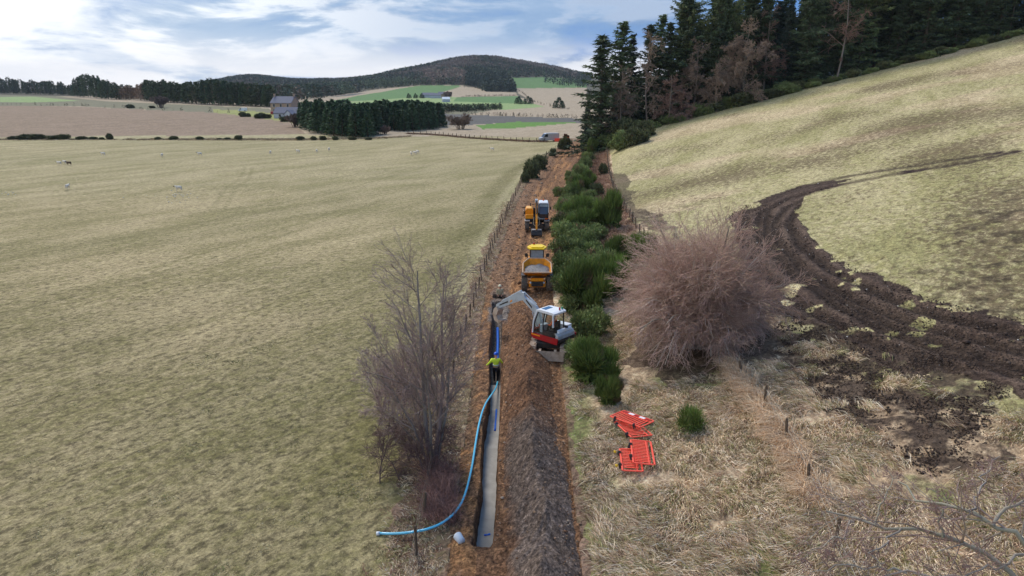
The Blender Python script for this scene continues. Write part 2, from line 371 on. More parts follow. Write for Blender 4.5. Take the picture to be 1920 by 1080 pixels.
# ------------------------------------------------------------------ land zones: three colours each
Z = {
 'pasture': (S(180, 161, 122), S(143, 131, 90), S(84, 73, 54)),
 'hill':    (S(186, 172, 130), S(156, 148, 100), S(88, 71, 54)),
 'verge':   (S(212, 188, 154), S(176, 150, 120), S(108, 86, 68)),
 'vgreen':  (S(150, 146, 96), S(122, 130, 74), S(98, 86, 62)),
 'bank':    (S(164, 132, 108), S(138, 108, 88), S(100, 82, 64)),
 'scrub':   (S(150, 122, 102), S(128, 112, 82), S(74, 54, 46)),
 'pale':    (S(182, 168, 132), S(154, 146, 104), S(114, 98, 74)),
 'mud':     (S(70, 56, 48), S(86, 71, 60), S(42, 33, 28)),
 'litter':  (S(92, 74, 64), S(110, 92, 74), S(66, 52, 46)),
 'dgreen':  (S(148, 136, 98), S(118, 111, 70), S(68, 62, 45)),
 'plough':  (S(152, 130, 110), S(138, 118, 96), S(122, 106, 86)),
 'stub':    (S(176, 158, 134), S(164, 146, 120), S(140, 124, 102)),
 'olive':   (S(128, 122, 98), S(120, 116, 92), S(110, 104, 84)),
 'ygreen':  (S(160, 158, 96), S(140, 142, 84), S(120, 118, 80)),
 'green':   (S(92, 124, 72), S(104, 130, 80), S(94, 118, 74)),
 'lgreen':  (S(132, 156, 98), S(150, 160, 108), S(128, 145, 96)),
 'bgreen':  (S(96, 134, 60), S(106, 136, 66), S(88, 120, 56)),
 'dark':    (S(104, 100, 94), S(96, 92, 86), S(86, 84, 76)),
 'heath':   (S(100, 92, 78), S(88, 86, 66), S(74, 70, 58)),
}
FIELDS = [  # painted in order: (zone, outline as seen in the photograph, dropped on to the land)
 ('plough', [(-400, 199), (0, 197), (150, 200), (300, 207), (430, 212), (540, 226), (572, 250), (540, 262), (0, 262), (-400, 262)]),
 ('olive', [(-400, 176), (0, 178), (100, 180), (200, 190), (500, 203), (540, 214), (430, 212), (300, 207), (150, 199), (-400, 197)]),
 ('lgreen', [(-100, 183), (60, 181), (150, 189), (60, 192), (-100, 190)]),
 ('ygreen', [(400, 205), (470, 208), (545, 216), (560, 232), (480, 220), (400, 211)]),
 ('pale', [(-100, 258), (560, 251), (700, 256), (560, 266), (-100, 270)]),
 ('stub', [(560, 189), (650, 175), (720, 166), (783, 160), (870, 160), (860, 200), (600, 200)]),
 ('green', [(600, 193), (640, 186), (671, 179), (740, 168), (790, 160), (868, 161), (835, 173), (802, 180), (700, 188)]),
 ('lgreen', [(600, 194), (700, 188), (802, 180), (857, 182), (971, 180), (982, 190), (1021, 200), (948, 206), (823, 201), (700, 200)]),
 ('stub', [(809, 177), (873, 163), (894, 165), (913, 172), (967, 173), (971, 180), (873, 181)]),
 ('dark', [(620, 182), (660, 175), (690, 173), (660, 179)]),
 ('green', [(857, 182), (971, 180), (982, 190), (960, 194), (850, 190)]),
 ('green', [(950, 146), (1015, 144), (1100, 150), (1100, 163), (967, 165)]),
 ('stub', [(969, 165), (1100, 163), (1100, 205), (1065, 205), (1036, 200), (1000, 190), (971, 175)]),
 ('stub', [(877, 215), (927, 207), (1067, 203), (1110, 204), (1110, 222), (886, 215)]),
 ('olive', [(834, 208), (927, 206), (877, 215), (834, 213)]),
 ('dark', [(834, 213), (894, 216), (1110, 223), (1110, 232), (969, 229), (900, 233), (834, 235)]),
 ('bgreen', [(892, 235), (969, 228), (1080, 230), (948, 242), (905, 242)]),
 ('stub', [(780, 244), (907, 242), (970, 241), (1070, 231), (1110, 231), (1110, 262), (1015, 265), (898, 258), (780, 250)]),
 ('stub', [(500, 162), (578, 162), (578, 170), (505, 171)]),
]
FIELDS = [(z, poly(p, 6)) for z, p in FIELDS]
MUD1 = poly([(1365, 405), (1400, 385), (1440, 371), (1500, 350), (1545, 341), (1600, 336), (1550, 352), (1515, 368), (1497, 395), (1510, 435), (1545, 472), (1600, 500), (1680, 535), (1760, 565), (1850, 585), (1920, 598), (2100, 640), (2100, 800), (1920, 742), (1840, 712), (1760, 690), (1690, 700), (1600, 655), (1540, 615), (1475, 590), (1420, 560), (1390, 480)], 5)
MUD2 = poly([(1420, 560), (1600, 610), (1800, 670), (1900, 720), (1880, 790), (1820, 900), (1720, 890), (1640, 820), (1520, 740)], 4)
MUD3 = poly([(1148, 320), (1175, 330), (1195, 385), (1265, 425), (1275, 448), (1215, 432), (1165, 395), (1150, 350)], 4)
RUTS = [[at(*p)[:2] for p in q] for q in (
  [(1440, 374), (1500, 352), (1560, 338), (1640, 323), (1720, 311), (1800, 300), (1870, 289)],
  [(1460, 385), (1520, 362), (1570, 348), (1650, 333), (1730, 319), (1810, 307), (1905, 287)])]
LIT1 = poly([(1170, 690), (1240, 725), (1330, 705), (1420, 690), (1475, 630), (1440, 590), (1300, 600), (1190, 640)], 4)
LIT2 = poly([(730, 810), (745, 880), (780, 915), (830, 895), (845, 830), (800, 780), (750, 780)], 4)
DGR = [at(*p)[:2] for p in ((1010, 292), (960, 325), (925, 360), (893, 415), (865, 460), (845, 500), (825, 540))]
DGR2 = [at(*p)[:2] for p in ((720, 720), (690, 800), (655, 880), (625, 960), (600, 1060))]
VEDGE = np.array([at(*p)[:2] for p in ((1145, 285), (1152, 340), (1170, 395), (1250, 450), (1420, 565), (1520, 640), (1620, 690), (1760, 740), (1920, 800), (2100, 850))])[::-1]
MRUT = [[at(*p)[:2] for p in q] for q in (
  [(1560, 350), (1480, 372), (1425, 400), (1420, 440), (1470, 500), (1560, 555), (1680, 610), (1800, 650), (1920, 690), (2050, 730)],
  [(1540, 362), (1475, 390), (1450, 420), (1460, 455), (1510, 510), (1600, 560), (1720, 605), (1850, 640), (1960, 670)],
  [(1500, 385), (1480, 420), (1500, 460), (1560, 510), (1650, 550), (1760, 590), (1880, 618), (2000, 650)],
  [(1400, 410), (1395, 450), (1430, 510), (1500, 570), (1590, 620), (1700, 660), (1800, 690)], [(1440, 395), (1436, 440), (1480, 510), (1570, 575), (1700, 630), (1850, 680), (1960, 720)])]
RUTD = np.zeros(3000000)
FTR = [np.array([at(*p)[:2] for p in q]) for q in ([(120, 470), (270, 440), (420, 408), (560, 372), (700, 334), (850, 292)], [(-40, 585), (200, 528), (400, 470), (560, 420), (700, 370)], [(560, 760), (660, 650), (760, 560), (860, 440), (930, 365), (985, 305)], [(400, 390), (425, 350), (450, 335), (460, 315)])]
def zone_at(x, y, cell):
    """zone index, colours A B C, relief amplitude"""
    n = len(x); names = list(Z); A = np.zeros((n, 3)); B = np.zeros((n, 3)); C_ = np.zeros((n, 3)); amp = np.zeros(n); zi = np.zeros(n, int); cv = np.full(n, .5)
    def put(m, name, a, w=None):
        k = Z[name]
        if w is None: A[m], B[m], C_[m] = k; amp[m] = a
        else:
            w = w[m][:, None]
            A[m] = A[m] * (1 - w) + np.array(k[0]) * w; B[m] = B[m] * (1 - w) + np.array(k[1]) * w; C_[m] = C_[m] * (1 - w) + np.array(k[2]) * w
            amp[m] = amp[m] * (1 - w[:, 0]) + a * w[:, 0]
    wx = x + 1.0 * fbm(x, y, 2.2, 4, 5, cell, .6); wy = y + 1.0 * fbm(x, y, 2.2, 4, 9, cell, .6)
    allm = np.ones(n, bool); put(allm, 'pasture', .05)
    L = lfx(y); R = sr(y); dL = L - wx
    big = fbm(x, y, 30, 3, 21); put(allm & (big > -.1), 'dgreen', .05, np.clip((big + .1) * 1.2, 0, .4))
    far = y > 226 + .02 * np.abs(x) * 0
    put(allm, 'pale', .05, .5 * sstep(50, 150, y + 20 * fbm(x, y, 40, 3, 23)))  # paler with distance: brightening at low view angles painted into the grass colour
    farE = np.interp(x, [-600, -170, -60, -25, 5, 25, 60], [222, 222, 224, 238, 232, 222, 215])
    far = y > farE
    put(far, 'stub', .05)
    near = ~far
    nd = near & (y < 90); put(nd, 'dgreen', .05, np.clip(.6 * sstep(16, 2, dL + 8 * fbm(x, y, 9, 3, 27)) + .35 * sstep(60, 25, y) * (.5 + fbm(x, y, 12, 3, 29)), 0, .8)); cv[nd] = .5 + .14 * sstep(75, 30, y[nd])
    # pale unmown band along the fence and green wheel line
    m = near & (dL > 0) & (dL < 4.2) & (y > 40); put(m, 'pale', .12, np.clip(1.3 - dL / 3.6, 0, 1) * sstep(40, 52, y))
    for q in FTR:
        d = dist_line(q, x, y); put(near & (d < .6), 'dgreen', .05, np.clip(1.1 - d / .5, 0, 1) * .5)
        d = dist_line(q + np.array([1.9, -1.1]), x, y); put(near & (d < .6), 'dgreen', .05, np.clip(1.1 - d / .5, 0, 1) * .5)
    d = dist_line(DGR, x, y); m = near & (d < 2.4); put(m, 'dgreen', .04, np.clip(1.5 - d / 1.5, 0, 1) * .95)
    d = dist_line(DGR2, x, y); m = near & (d < 2.2); put(m, 'dgreen', .04, np.clip(1.2 - d / 1.6, 0, 1) * .8)
    m = near & (wx > L - .7) & (x < R); put(m, 'scrub', .14); zi[near & (x > L - .5) & (x < R)] = 3
    m = near & (wx > R - .1); put(m, 'verge', .16)
    ga = fbm(x, y, 3.5, 4, 31, cell); put(m & (ga > .12), 'vgreen', .14, np.clip((ga - .1) * 5, 0, .9))
    w_ = np.clip(1.5 - (wx - R) / 1.1, 0, 1) * sstep(46, 38, y); put(m, 'vgreen', .1, w_)
    rf = rfx(y); m = near & (wx > R) & (wx < rf) & (y > 60); put(m, 'bank', .15)
    zi[near & (x >= R)] = 3
    vy = np.interp(y, VEDGE[:, 1], VEDGE[:, 0]); m = near & (wx > vy); put(m, 'hill', .15); zi[near & (x > vy)] = 1
    hb = fbm(x * .5 + y * .3, y, 9, 4, 41, cell); put(m & (hb > .1), 'verge', .12, np.clip((hb - .1) * 3, 0, .55))
    pc = fbm(x, y, 1.0, 4, 51, cell, .7) + .45 * fbm(x, y, 14, 2, 52); cv[m] = .52 + .8 * np.clip(fbm(x, y, 14, 3, 52)[m] + .1, 0, .6); put(m & (pc > .34), 'mud', .16, np.clip((pc - .34) * 4, 0, .6))
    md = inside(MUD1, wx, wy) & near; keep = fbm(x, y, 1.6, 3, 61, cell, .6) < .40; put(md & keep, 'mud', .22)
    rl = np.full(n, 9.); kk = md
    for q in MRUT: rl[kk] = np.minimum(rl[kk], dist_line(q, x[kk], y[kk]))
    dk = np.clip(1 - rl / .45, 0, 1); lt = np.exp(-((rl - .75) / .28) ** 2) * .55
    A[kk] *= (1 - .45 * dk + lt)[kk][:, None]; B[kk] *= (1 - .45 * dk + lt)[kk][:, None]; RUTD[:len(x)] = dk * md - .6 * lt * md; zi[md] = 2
    nz = fbm(x, y, .9, 5, 71, cell, .85); xw = x + 3.2 * fbm(x, y, 3, 4, 75, cell, .7); yw = y + 3.2 * fbm(x, y, 3, 4, 77, cell, .7); m2 = inside(MUD2, xw, yw) & near; put(m2, 'mud', .24, np.clip((nz + .30) * 3.8, 0, .92))
    m3 = inside(MUD3, xw * .6 + x * .4, yw) & near; put(m3, 'mud', .24, np.clip((nz + .22) * 3.2, 0, .85))
    for q in RUTS:
        d = dist_line(q, wx * .4 + x * .6, wy * .4 + y * .6); put(near & (d < .9), 'mud', .2, np.clip(1.9 - d / .42, 0, 1) * (.9 + .5 * np.clip(fbm(x, y, 2, 2, 3), -.5, .5)))
    for P_ in (LIT1, LIT2):
        m = inside(P_, x + 2 * (wx - x), y + 2 * (wy - y)); put(m, 'litter', .15, np.full(n, .85))
    zi[far] = 4
    plough = np.zeros(n, bool)
    for zn, P_ in FIELDS:
        m = far & inside(P_, x, y); put(m, zn, .05)
        if zn == 'plough': plough = m
    zi[plough] = 5
    hl = (y > 1150) & (np.interp(x / np.maximum(y, 1), RT, RZ) > 18)
    h = far & (A[:, 0] == Z['stub'][0][0]) & (y > 1250)
    inn = np.zeros(n, bool)
    for zn, P_ in FIELDS: inn |= inside(P_, x, y)
    put(far & ~inn & (y > 900), 'heath', .5); zi[far & ~inn & (y > 1100)] = 6
    return zi, A, B, np.concatenate([C_, cv[:, None]], 1), amp

# ------------------------------------------------------------------ land mesh: rings that widen with distance
def build_land():
    a1 = np.arange(-.78, .78, .00125); a0 = np.linspace(-pi, -.78, 50)[:-1]; a2 = np.linspace(.78, pi, 50)
    az = np.concatenate([a0, a1, a2])
    r1 = 1 / np.linspace(1 / 4., 1 / 13., 24)[:-1]; r2 = 1 / np.linspace(1 / 13., 1 / 520., 860); r3 = np.geomspace(520, 5600, 200)[1:]
    r = np.concatenate([[.5], r1, r2, r3]); nr, na = len(r), len(az)
    AZ, R_ = np.meshgrid(az, r); x = (R_ * np.sin(AZ)).ravel(); y = (R_ * np.cos(AZ)).ravel()
    cell = np.maximum(np.repeat(np.gradient(r), na), (R_ * .00125).ravel())
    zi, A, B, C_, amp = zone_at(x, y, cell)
    z = H0(x, y)
    fade = np.clip(2.2 - cell * 1.5, 0, 1)
    z = z + amp * (.9 * fbm(x, y, 1.1, 5, 101, cell, .62) + .5 * fbm(x, y, 6, 2, 103, cell)) * 1.0
    z = z + .35 * fbm(x, y, 38, 3, 107) * sstep(0, 40, np.abs(x - xt(y)) - 6) * (y < 400)
    z = z + 6 * fbm(x, y, 420, 3, 109) * sstep(700, 1500, y)
    z = z - .17 * RUTD[:len(x)] * fade
    for q in RUTS: z = z - .12 * np.clip(1 - dist_line(q, x, y) / .35, 0, 1)
    # stay below the dug strip
    ins = np.minimum(x - (sl(y) + .35), (sr(y) - .35) - x); ins = np.minimum(ins, np.minimum(y - STRIP_Y0, STRIP_Y1 - 9 - y))
    z = z - 2.6 * np.clip(ins / .25, 0, 1)
    V = np.stack([x, y, z], 1)
    idx = np.arange(nr * na).reshape(nr, na); q = np.stack([idx[:-1, :-1], idx[:-1, 1:], idx[1:, 1:], idx[1:, :-1]], -1).reshape(-1, 4)[:, ::-1]
    fz = zi[q[:, 0]]
    # drop faces wholly below the strip
    deep = (ins[q].min(1) > .6); q = q[~deep]; fz = fz[~deep]
    nm = {0: ('pasture', M_PAST), 1: ('hillside', M_GROUND), 2: ('mud_track', M_MUD), 3: ('verge', M_GROUND), 4: ('farmland', M_FAR), 5: ('ploughed_field', M_FAR), 6: ('hill', M_FAR)}
    for k, (name, mt) in nm.items():
        qq = q[fz == k]
        if not len(qq): continue
        u, inv = np.unique(qq, return_inverse=True)
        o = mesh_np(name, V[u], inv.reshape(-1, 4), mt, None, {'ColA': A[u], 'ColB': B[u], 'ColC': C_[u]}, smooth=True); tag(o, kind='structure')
build_land()

# ------------------------------------------------------------------ the dug strip: track, trench, spoil ridge
def strip_z(x, y, cell=None):
    """height of track with trench (no ridge)"""
    z = H0(x, y)
    return z
def ridge_w(y): return sstep(47.5, 44.5, y)
def build_strip():
    ys = np.concatenate([np.arange(STRIP_Y0, 56, .055), 56 + (np.geomspace(1, (STRIP_Y1 - 55), 1150) - 1)])
    nx = 230; s = np.linspace(0, 1, nx); Yg, Sg = np.meshgrid(ys, s, indexing='ij')
    x = (sl(Yg) * (1 - Sg) + sr(Yg) * Sg).ravel(); y = Yg.ravel()
    cell = np.maximum((sr(y) - sl(y)) / nx, np.repeat(np.gradient(ys), nx))
    edge = np.minimum(Sg.ravel(), 1 - Sg.ravel()) * (sr(y) - sl(y))
    z = H0(x, y) + .16 * fbm(x, y, .55, 4, 201, cell, .62) + .08 * fbm(x, y, 2.5, 2, 203, cell)
    nrm = (x - sl(y)) / (sr(y) - sl(y))
    # ruts on the running track beyond the machines, and right of the ridge
    far = sstep(46, 56, y)
    for c_, wd in ((.30, .06), (.62, .06), (.78, .05), (.45, .04)):
        z = z - .13 * far * np.exp(-((nrm - c_ - .012 * np.sin(y * .13 + c_ * 9)) / wd) ** 2)
    rr = 1 - far; z = z - .10 * rr * np.exp(-((x - (sr(y) - .45)) / .22) ** 2)
    z = z + .10 * rr * np.exp(-((x + 1.65) / .3) ** 2)                                   # lip left of the trench
    # trench
    tx = trx(y); hw = .29 + .06 * fbm(x * 0 + np.sign(x - tx) * 9, y, .9, 4, 207); d = np.abs(x - tx + .04 * fbm(x, y, .4, 2, 209)); T = sstep(hw + .11, hw - .03, d) * sstep(TR_Y0 - .2, TR_Y0 + .25, y) * sstep(TR_Y1 + .6, TR_Y1, y)
    pit = sstep(.55, .40, np.abs(x + .93)) * sstep(.6, .45, np.abs(y - 51.1)); T = np.maximum(T, pit)
    fl = -1.15 + .35 * sstep(45, 52, y) + .05 * fbm(x, y, .3, 2, 211)
    z = z * (1 - T) + (H0(x, y) + fl) * T
    z = z - .3 * np.clip(1 - edge / .3, 0, 1) + .15 * sstep(212, 218, y)
    # colours
    n = len(x); brown = (S(150, 112, 82), S(170, 129, 93), S(94, 67, 49)); grey = (S(140, 124, 112), S(112, 98, 90), S(84, 70, 62))
    orange = (S(204, 154, 102), S(180, 132, 86), S(130, 92, 62)); gm = (S(142, 132, 122), S(128, 118, 108), S(104, 92, 84))
    A = np.tile(brown[0], (n, 1)); B = np.tile(brown[1], (n, 1)); C_ = np.tile(brown[2], (n, 1))
    def bl(wt, k):
        wt = np.clip(wt, 0, 1)[:, None]; A[:] = A * (1 - wt) + np.array(k[0]) * wt; B[:] = B * (1 - wt) + np.array(k[1]) * wt; C_[:] = C_ * (1 - wt) + np.array(k[2]) * wt
    sk = fbm(x - xt(y), y * .09, 1.1, 4, 221, None, .6)
    bl(far * np.clip(sk * 2.6 + .35, 0, 1), orange); bl(far * np.clip(fbm(x - xt(y), y * .12, .9, 3, 231) * 2.5, 0, .8), brown)
    pinkish = (S(178, 144, 114), S(150, 116, 88), S(112, 82, 60)); bl(far * sstep(.42, .2, nrm + .15 * fbm(x, y, 3, 3, 225, cell)) * .9, pinkish)
    bl((1 - far) * sstep(-1.5, -2.1, x + .5 * fbm(x, y, 1, 3, 227, cell)), (S(140, 112, 92), S(128, 108, 78), S(88, 64, 50)))
    bl((1 - far) * np.clip(fbm(x, y, .9, 4, 229, cell) * 3, 0, .7) * (x < -1.2), orange)
    bl(T * (y > 36), gm); bl(T * (y < 36) * 1.0, (S(96, 76, 60), S(84, 64, 52), S(60, 46, 38)))
    bl(sstep(44, 46, y) * sstep(57, 48, y) * sstep(.35, .1, np.abs(x + .85 + .3 * fbm(x, y, 1, 3, 3)) - .5), gm)
    V = np.stack([x, y, z], 1); idx = np.arange(len(ys) * nx).reshape(len(ys), nx)
    q = np.stack([idx[:-1, :-1], idx[:-1, 1:], idx[1:, 1:], idx[1:, :-1]], -1).reshape(-1, 4)
    o = mesh_np('track', V, q, M_SOIL, None, {'ColA': A, 'ColB': B, 'ColC': C_}, smooth=True); tag(o, kind='structure')
    # ridge of dug soil
    ys = np.arange(12.2, 48.6, .05); xs = np.linspace(-.62, 2.45, 90); Yg, Xg = np.meshgrid(ys, xs, indexing='ij'); y = Yg.ravel(); x = Xg.ravel() + np.interp(y, [12, 30, 48], [.12, 0, -.05])
    cr = .95 + .14 * np.sin(y * .37) + .10 * np.sin(y * .9 + 1) - .35 * sstep(42, 47, y); hwl = 1.35; h = 1.05 + .14 * np.sin(y * .8) + .12 * np.sin(y * 1.7 + 2)
    d = np.where(x < cr, (cr - x) / (cr + .48), (x - cr) / (2.35 - cr)); prof = np.clip(1 - d ** 1.12, -.15, 1)
    endf = sstep(48.4, 45.2, y + .5 * fbm(x, y, 1.2, 2, 301))
    cell = .06
    ch = fbm((x - cr) * 1.0, y * 1.0 + np.abs(x - cr) * 1.3, .55, 4, 303, None, .62)          # furrows that run down both flanks
    z = h * prof * endf + .24 * ch * (.4 + .6 * prof) + .22 * fbm(x, y, 1.7, 3, 311) * prof - .14
    z = np.where(prof * endf > 0.015, z, -.35) + H0(x, y)
    n = len(x); A = np.tile(S(148, 110, 80), (n, 1)); B = np.tile(S(122, 89, 64), (n, 1)); C_ = np.tile(S(88, 64, 50), (n, 1))
    gr = sstep(31.5, 28.0, y + 2.4 * fbm(x, y, 1.6, 4, 305, None, .6)) * sstep(1.6, 1.0, np.abs(x - cr - .2) + .5 * fbm(x, y, .9, 4, 307, None, .65))
    bl(gr * .9, (S(146, 130, 118), S(118, 104, 94), S(78, 67, 60))); bl(.5 * np.clip(fbm(x, y, 1.3, 3, 309) * 3, 0, 1) * (1 - gr), (S(162, 120, 84), S(140, 104, 76), S(96, 68, 50)))
    V = np.stack([x, y, z], 1); idx = np.arange(len(ys) * len(xs)).reshape(len(ys), len(xs)); q = np.stack([idx[:-1, :-1], idx[:-1, 1:], idx[1:, 1:], idx[1:, :-1]], -1).reshape(-1, 4)
    o = mesh_np('soil_heap', V, q, M_SOIL, None, {'ColA': A, 'ColB': B, 'ColC': C_}, smooth=True)
    tag(o, 'long ridge of dug brown and dark grey soil heaped beside the trench', 'soil heap')
    # water standing in the near part of the trench
    ys = np.arange(TR_Y0 + .1, 36.5, .3); V = []; Fq = []
    for i, yy in enumerate(ys):
        c_ = float(trx(yy)); V += [(c_ - .46, yy, -.72), (c_ + .46, yy, -.72)]
        if i: Fq.append((2 * i - 2, 2 * i - 1, 2 * i + 1, 2 * i))
    tag(mesh_np('water', V, Fq, M_WATER, None), kind='structure')
build_strip()

# stones and clods, too many to count
def rock_field(name, pts, sizes, cols, mat):
    base = np.array([(0, 0, -1), (1, 0, 0), (0, 1, 0), (-1, 0, 0), (0, -1, 0), (0, 0, 1)], float)
    fc = np.array([(0, 2, 1), (0, 3, 2), (0, 4, 3), (0, 1, 4), (5, 1, 2), (5, 2, 3), (5, 3, 4), (5, 4, 1)])
    n = len(pts); a = RNG.uniform(0, 2 * pi, n); sc = sizes[:, None] * RNG.uniform(.6, 1.3, (n, 3)); sc[:, 2] *= .7
    V = base[None] * sc[:, None, :] * RNG.uniform(.75, 1.2, (n, 6, 1)); c_, s_ = np.cos(a)[:, None], np.sin(a)[:, None]
    X = V[..., 0] * c_ - V[..., 1] * s_; Y = V[..., 0] * s_ + V[..., 1] * c_; V = np.stack([X, Y, V[..., 2]], -1) + pts[:, None, :]
    Fc = (fc[None] + (np.arange(n) * 6)[:, None, None]).reshape(-1, 3)
    return mesh_np(name, V.reshape(-1, 3), Fc, mat, None, {'Col': np.repeat(cols, 6, 0)})
def ridge_h(x, y):
    cr = .95; d = np.where(x < cr, (cr - x) / 1.43, (x - cr) / 1.4); return 1.0 * np.clip(1 - d ** 1.1, 0, 1) * sstep(48, 45, y)
n = 3600; y = 14 + 40 * RNG.random(n) ** 1.0; x = RNG.uniform(-2.6, 3.1, n); k = np.abs(x - trx(y)) > .42; x = x[k]; y = y[k]
toe = RNG.random(len(x)) < .45; x = np.where(toe & (x > 0), 2.0 + RNG.normal(0, .28, len(x)), x)
z = H0(x, y) + ridge_h(x, y) + .0; cs = np.array([S(130, 106, 84), S(146, 120, 98), S(112, 82, 60), S(90, 68, 54), S(160, 142, 124)])[RNG.integers(0, 5, len(x))]
o = rock_field('stones', np.stack([x, y, z], 1), RNG.gamma(2.2, .010, len(x)) + .010, cs, M_TWIG); tag(o, 'loose stones and clods scattered over the dug soil beside the trench', 'stones', kind='stuff')
n = 2600; y = RNG.uniform(54, 200, n); s_ = RNG.random(n) ** 1.6; x = sl(y) + (sr(y) - sl(y)) * s_
cs = np.array([S(150, 130, 112), S(150, 118, 90), S(110, 82, 62)])[RNG.integers(0, 3, n)]
o = rock_field('clods', np.stack([x, y, H0(x, y)], 1), RNG.gamma(2, .03, n) + .02, cs, M_TWIG); tag(o, 'clods of earth lying along the far dirt track', 'clods', kind='stuff')
P_ = MUD1; bx0, bx1, by0, by1 = P_[:, 0].min(), P_[:, 0].max(), P_[:, 1].min(), P_[:, 1].max()
x = RNG.uniform(bx0, bx1, 30000); y = RNG.uniform(by0, by1, 30000); k = inside(P_, x, y); x = x[k][:14000]; y = y[k][:14000]
cs = np.array([S(74, 60, 52), S(60, 48, 42), S(92, 78, 68)])[RNG.integers(0, 3, len(x))]; cs[::160] = S(215, 205, 195)
o = rock_field('mud_clods', np.stack([x, y, H0(x, y) + .03], 1), RNG.gamma(2, .014, len(x)) + .015, cs, M_TWIG); tag(o, 'dark lumps of churned mud on the curving vehicle track', 'mud', kind='stuff')

P_ = MUD2; x = RNG.uniform(P_[:, 0].min(), P_[:, 0].max(), 30000); y = RNG.uniform(P_[:, 1].min(), P_[:, 1].max(), 30000); k = inside(P_, x, y) & (fbm(x, y, 1.2, 3, 71) > -.12); x = x[k][:6500]; y = y[k][:6500]
cs = np.array([S(76, 61, 52), S(60, 48, 41), S(92, 77, 66)])[RNG.integers(0, 3, len(x))]
o = rock_field('trodden_mud', np.stack([x, y, H0(x, y) + .02], 1), RNG.gamma(2, .012, len(x)) + .015, cs, M_TWIG); tag(o, 'crumbs of dark mud trodden into the rough verge below the track', 'mud', kind='stuff')
# ------------------------------------------------------------------ vegetation builders
def tubes(P, R, sides=3, cols=None):
    """P (n,k,3) polylines, R (n,k) radii"""
    n, k, _ = P.shape; T = np.gradient(P, axis=1); T /= np.linalg.norm(T, axis=2, keepdims=True) + 1e-9
    ref = np.where(np.abs(T[:, :1, 2:3]) < .85, np.array([0, 0, 1.]), np.array([1., 0, 0])); U = np.cross(np.broadcast_to(ref, T.shape), T); U /= np.linalg.norm(U, axis=2, keepdims=True) + 1e-9
    W = np.cross(T, U); an = 2 * pi * np.arange(sides) / sides
    V = P[:, :, None, :] + (U[:, :, None, :] * np.cos(an)[None, None, :, None] + W[:, :, None, :] * np.sin(an)[None, None, :, None]) * R[:, :, None, None]
    idx = np.arange(n * k * sides).reshape(n, k, sides); nx = np.roll(idx, -1, 2)
    Fc = np.stack([idx[:, :-1], nx[:, :-1], nx[:, 1:], idx[:, 1:]], -1).reshape(-1, 4)
    C_ = None if cols is None else np.repeat(cols, k * sides, 0)
    return V.reshape(-1, 3), Fc, C_
def merge(parts):
    V = []; Fc = []; C_ = []; o = 0
    for v, f, c_ in parts: V.append(v); Fc.append(f + o); C_.append(c_); o += len(v)
    return np.concatenate(V), np.concatenate(Fc), np.concatenate(C_)
def grow(P, R, m, s0, ang, ratio, up, k=4, rr=.55, jit=.25, s1=1.0):
    """children of polylines P"""
    n, kk, _ = P.shape; L = np.linalg.norm(P[:, 1:] - P[:, :-1], axis=2).sum(1)
    s = RNG.uniform(s0, s1, (n, m)); f = s * (kk - 1); i = np.minimum(f.astype(int), kk - 2); fr = (f - i)[..., None]
    ar = np.arange(n)[:, None]; a = P[ar, i]; b = P[ar, i + 1]; st = a + (b - a) * fr; T = b - a; T /= np.linalg.norm(T, axis=2, keepdims=True) + 1e-9
    r = RNG.normal(size=(n, m, 3)); r -= T * (r * T).sum(2, keepdims=True); r /= np.linalg.norm(r, axis=2, keepdims=True) + 1e-9
    an = RNG.normal(ang, .2, (n, m, 1)); D = T * np.cos(an) + r * np.sin(an)
    ln = (L[:, None] * ratio * (1.15 - .6 * (s - s0) / (s1 - s0 + 1e-6)) * RNG.uniform(.7, 1.25, (n, m)))[..., None]
    Q = [st]; d = D.copy()
    for _ in range(k - 1):
        d = d + RNG.normal(0, jit, d.shape) * .5; d[..., 2] += up; d /= np.linalg.norm(d, axis=2, keepdims=True); Q.append(Q[-1] + d * ln / (k - 1))
    Q = np.stack(Q, 2).reshape(n * m, k, 3)
    r0 = (R[ar, i] * rr).reshape(-1, 1); RR = r0 * np.linspace(1, .35, k)[None]
    return Q, RR
def colvar(n, base, var=.2, hue=.06):
    c_ = np.tile(base, (n, 1)) * (1 + RNG.uniform(-var, var, (n, 1))) * (1 + RNG.uniform(-hue, hue, (n, 3))); return np.clip(c_, 0, 1)
def blades(P0, D, L, W, C_, bend=0.0):
    """P0 (n,3) roots, D (n,3) unit directions -> thin triangles, bent blades get 2 pieces"""
    n = len(P0); r = RNG.normal(size=(n, 3)); sd_ = np.cross(D, r); sd_ /= np.linalg.norm(sd_, axis=1, keepdims=True) + 1e-9
    w2 = sd_ * (W / 2)[:, None]
    if isinstance(bend, float):
        V = np.stack([P0 - w2, P0 + w2, P0 + D * L[:, None]], 1).reshape(-1, 3); return V, np.arange(3 * n).reshape(n, 3), np.repeat(C_, 3, 0)
    mid = P0 + D * (L * .55)[:, None]; D2 = D + bend; D2 = D2 / np.linalg.norm(D2, axis=1, keepdims=True)
    V = np.stack([P0 - w2, P0 + w2, mid + w2 * .8, mid - w2 * .8, mid + D2 * (L * .5)[:, None]], 1).reshape(-1, 3)
    i = (np.arange(n) * 5)[:, None]; Fc = np.concatenate([i + np.array([[0, 1, 2]]), i + np.array([[0, 2, 3]]), i + np.array([[3, 2, 4]])])
    return V, Fc, np.repeat(C_, 5, 0)
def rdir(n):
    d = RNG.normal(size=(n, 3)); return d / np.linalg.norm(d, axis=1, keepdims=True)
GREENS = {'broom': S(106, 122, 62), 'gorse': S(120, 130, 80), 'dark': S(94, 98, 66), 'gray': S(84, 98, 68)}
